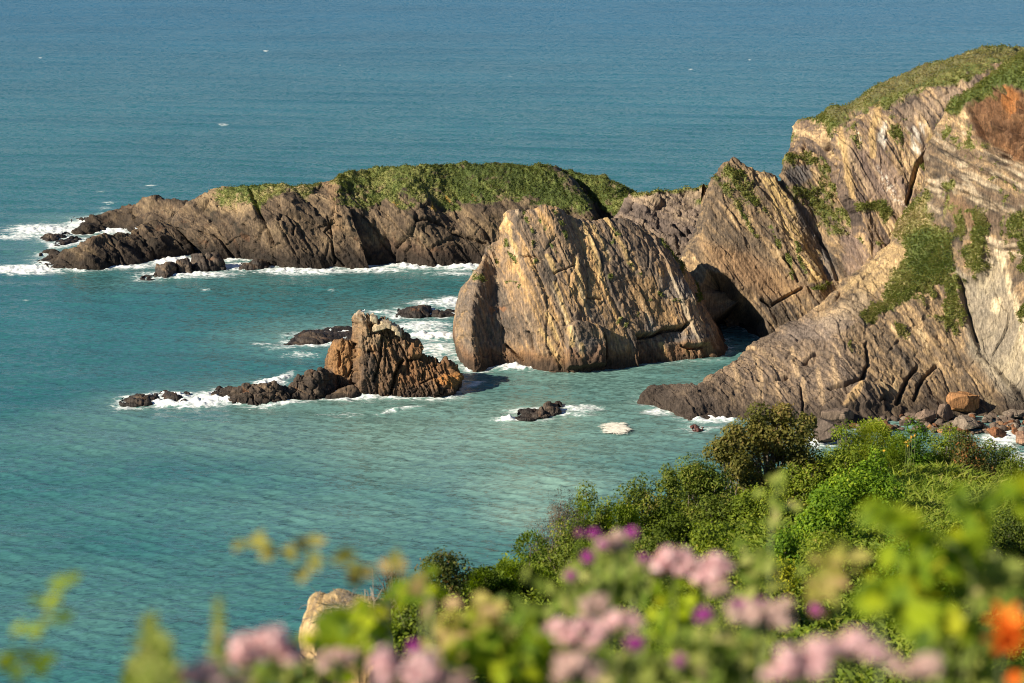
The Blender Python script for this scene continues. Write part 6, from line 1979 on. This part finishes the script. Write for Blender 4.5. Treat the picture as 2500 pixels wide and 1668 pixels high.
# grassy plumes
for i, (x, y0, y1, w, d, lab, mt) in enumerate([(660, 545, 880, 90, 2.1, 'blurred olive grass plume against the water', M_soft), (965, 470, 880, 40, 2.3, 'thin grey-green plume with side shoots right of the olive one', M_soft), (720, 640, 880, 90, 2.0, 'short grass plume at the bottom edge left of the low pink head', M_soft)]):
    rs = np.random.RandomState(520 + i)
    n = 300
    t = rs.uniform(0, 1, n) ** 0.8
    xs = x + rs.normal(0, 1, n) * w * (0.15 + 0.38 * t)
    ys = y0 + (y1 - y0) * t
    spray(K8, [(x + 5, y1), (x + 2, (y0 + y1) / 2), (x, y0)], list(zip(xs, ys)), 0.016 if i != 1 else 0.013, d, lab, mt, 530 + i, name='grass_plume', cat='grass plume', group='grass plumes close to the lens', aspect=0.42)
# leafy shoots and undergrowth close to the lens
SP = [
    (K7, [(2120, 760), (2060, 640), (1900, 560), (1700, 490), (1630, 470)], [(1660, 490), (1720, 510), (1780, 515), (1840, 530), (1880, 570), (1870, 610), (1760, 525), (1690, 500)], 0.060, 2.5, 'wide yellow-green leaf shoot reaching left across the slope', M_near, 14, 26),
    (K7, [(2300, 800), (2200, 640), (2120, 520), (2080, 420), (2240, 350)], [(2060, 420), (2100, 480), (2150, 560), (2150, 610), (2040, 600), (2090, 640), (2250, 380), (2300, 400), (2210, 400), (2290, 360), (2140, 520)], 0.055, 2.6, 'yellow-green leafy shoot rising near the right edge', M_near, 22, 34),
    (K7, [(1700, 1050), (1680, 950), (1660, 850), (1640, 780)], [(1630, 850), (1700, 840), (1660, 880), (1720, 860), (1780, 840), (1640, 900)], 0.055, 2.5, 'bright yellow-green leaves low in the middle right', M_near, 20, 40),
    (K7, [(1950, 1100), (1930, 1000), (1900, 930)], [(1880, 950), (1920, 980), (1990, 960), (1860, 990), (1960, 1010)], 0.055, 2.4, 'bright leaf cluster beside the orange flower', M_near, 20, 40),
    (K7, [(1500, 900), (1480, 780), (1450, 690)], [(1450, 700), (1500, 680), (1560, 670), (1420, 760), (1480, 740), (1380, 860), (1500, 820)], 0.050, 2.8, 'olive-yellow leaf cluster left of the bright leaves', M_autumn, 12, 46),
    (K7, [(1900, 950), (1930, 820), (1960, 720)], [(1900, 760), (1980, 700), (2040, 760), (1860, 830), (1980, 840), (2080, 700), (1800, 740)], 0.060, 2.7, 'broad green leaves in the middle of the right foreground', M_near, 46, 55),
    (K7, [(2250, 900), (2230, 800), (2200, 700)], [(2200, 780), (2260, 720), (2150, 840), (2300, 840), (2220, 860)], 0.055, 2.6, 'dull green leaves above the orange flower', M_soft, 34, 46),
    (K7, [(420, 980), (430, 850), (440, 760)], [(400, 800), (470, 780), (520, 830), (350, 830), (430, 880), (560, 790), (300, 850)], 0.050, 2.9, 'soft green leaves under the magenta cluster', M_soft, 60, 52),
    (K7, [(700, 1050), (720, 930), (730, 860)], [(700, 880), (760, 930), (660, 960), (740, 1010), (690, 1050), (800, 880)], 0.050, 2.7, 'green leaves between the uppermost and broad pink heads', M_near, 34, 46),
    (K7, [(560, 800), (560, 700), (540, 640)], [(520, 680), (580, 720), (500, 740), (610, 780), (450, 700)], 0.045, 3.1, 'greenish buff leaves behind the magenta cluster', M_soft, 34, 46),
    (K7, [(1060, 1256), (1050, 1150), (1040, 1060)], [(960, 1120), (1060, 1140), (1120, 1060), (900, 1180), (1160, 1150), (840, 1090)], 0.050, 2.4, 'buff-green undergrowth in the bottom middle', M_soft, 60, 70),
    (K7, [(780, 1256), (780, 1180), (760, 1110)], [(740, 1200), (820, 1230), (680, 1230), (560, 1220), (480, 1180), (420, 1240)], 0.050, 2.3, 'green undergrowth along the bottom left of the big pink head', M_soft, 60, 70),
    (K7, [(2050, 1256), (2050, 1180), (2040, 1080)], [(2060, 1100), (2000, 1160), (2120, 1060), (2150, 1200), (2060, 1230), (1960, 1080)], 0.055, 2.4, 'green undergrowth left of the orange flower', M_soft, 60, 70),
    (K7, [(60, 1256), (60, 1180), (40, 1100)], [(40, 1120), (100, 1160), (20, 1200), (80, 1230), (160, 1080), (60, 1060)], 0.050, 2.4, 'bright leaf patch left of the faded buff head', M_near, 26, 60),
    (K7, [(160, 1256), (170, 1180), (180, 1080)], [(120, 1000), (200, 1120), (260, 1160), (60, 960), (180, 1220)], 0.050, 2.6, 'dull green undergrowth left of the broad pink head', M_soft, 46, 70),
    (K8, [(1500, 846), (1500, 720), (1490, 620)], [(1450, 600), (1520, 640), (1580, 600), (1640, 580), (1480, 700), (1420, 660), (1560, 690), (1680, 600)], 0.050, 2.3, 'bright lime leaves hanging before the sandy bank', M_near, 46, 46),
    (K8, [(2000, 846), (2010, 700), (2040, 580)], [(1980, 620), (2080, 580), (2140, 560), (2060, 680), (1960, 720), (2180, 640)], 0.050, 2.5, 'olive leaves right of the lime ones', M_autumn, 46, 56),
    (K8, [(2200, 846), (2180, 760), (2150, 680)], [(2100, 700), (2180, 700), (2240, 760), (2120, 780), (2300, 800), (2060, 760)], 0.050, 2.4, 'yellow-green leaves at the bottom beside the big pink head', M_near, 40, 56),
    (K8, [(1200, 846), (1210, 800), (1230, 760)], [(1180, 790), (1260, 780), (1320, 820), (1120, 820), (1380, 790), (1060, 800)], 0.045, 2.2, 'green leaves under the pink pair', M_soft, 50, 40),
    (K8, [(660, 860), (640, 830), (650, 800)], [(600, 830), (700, 830), (760, 840), (640, 810)], 0.045, 2.1, 'dull leaves at the foot of the grass plume', M_soft, 40, 32),
    (K8, [(1860, 480), (1850, 420), (1840, 380)], [(1850, 410), (1870, 390), (1830, 430), (1780, 460), (1900, 440), (1760, 500)], 0.045, 2.7, 'lone green leaf cluster where the bramble twig begins', M_near, 14, 34),
    (K7, [(1190, 560), (1200, 450), (1215, 330)], [(1210, 340), (1230, 380), (1200, 420), (1250, 520), (1180, 520), (1220, 460)], 0.045, 3.4, 'faint grey-green shoot blurred in front of the slope', M_soft, 9, 28),
    (K7, [(1130, 900), (1130, 800), (1120, 690)], [(1120, 700), (1160, 760), (1090, 780), (1180, 700), (1100, 840)], 0.045, 3.0, 'faint dull-green shoot behind the brightest magenta flower', M_soft, 24, 46),
]
for i, (K, st, lf, size, d, lab, mt, ex, sp) in enumerate(SP):
    spray(K, st, lf, size * 0.74, d + (0.1 if i < 7 else 0.55), lab, mt, 600 + i, name='leafy_shoot', cat='plant', group='leafy shoots close to the lens', extra=int(ex * 1.7), spread=sp * 1.05)

# ------------------------------------------------------------------ gulls
M_white = plain_mat('white_feathers', (0.80, 0.79, 0.76), 0.7, 0.05)
M_grey = plain_mat('grey_feathers', (0.36, 0.38, 0.40), 0.7, 0.1)
M_bill = plain_mat('yellow_bill', (0.70, 0.42, 0.06), 0.5, 0.1)
for i, (K, x, y, Y, lab, yaw) in enumerate([(K5, 1497, 146, None, 'white gull standing on the very tip of the sea stack', 0.4), (K1, 868, 548, None, 'white gull on the lower tongue of the island', 2.6)]):
    cx, cy = K(x, y + (6 if i == 0 else 5))
    Y = (sea(*K5(1660, 628))[1] + 3.2) if i == 0 else sea(*K1(860, 775))[1] + 6.0
    p = at(np.array(cx), np.array(cy), np.array(Y))
    root = empty('gull', p, lab, 'gull', 'gulls resting on the rocks')
    root.rotation_euler = (0, 0, yaw)
    D_, Fc = cubesphere(12)
    body = D_ * np.array([0.26, 0.10, 0.11])
    body[:, 2] += 0.24 + 0.25 * body[:, 0] * (body[:, 0] > 0)
    tail = np.clip((-body[:, 0] - 0.05) / 0.21, 0, 1)
    body[:, 1] *= 1 - 0.55 * tail
    neck = np.exp(-((body[:, 0] - 0.19) / 0.07) ** 2) * (body[:, 2] > 0.26)
    body[:, 2] += 0.14 * neck
    mk('body', body, Fc, M_white, root)
    D2, F2 = cubesphere(8)
    mk('head', D2 * np.array([0.065, 0.052, 0.055]) + [0.22, 0, 0.46], F2, M_white, root)
    V, Fq = tubes([[[0.27, 0, 0.455], [0.31, 0, 0.45], [0.345, 0, 0.435]]], [0.014], 6)
    mk('bill', V, Fq, M_bill, root)
    for s in (-1, 1):
        w = D_ * np.array([0.25, 0.022, 0.075])
        w[:, 2] += 0.28 + 0.12 * w[:, 0]
        w[:, 0] -= 0.08
        w[:, 1] += s * 0.09 * (1 - np.clip((-w[:, 0] - 0.1) / 0.4, 0, 1) * 0.6)
        mk('wing', w, Fc, M_grey, root)
        V, Fq = tubes([[[0.02, s * 0.04, 0.18], [0.03, s * 0.045, 0.08], [0.02, s * 0.045, 0.0], [0.06, s * 0.045, -0.01]]], [0.009], 5)
        mk('leg', V, Fq, M_bill, root)
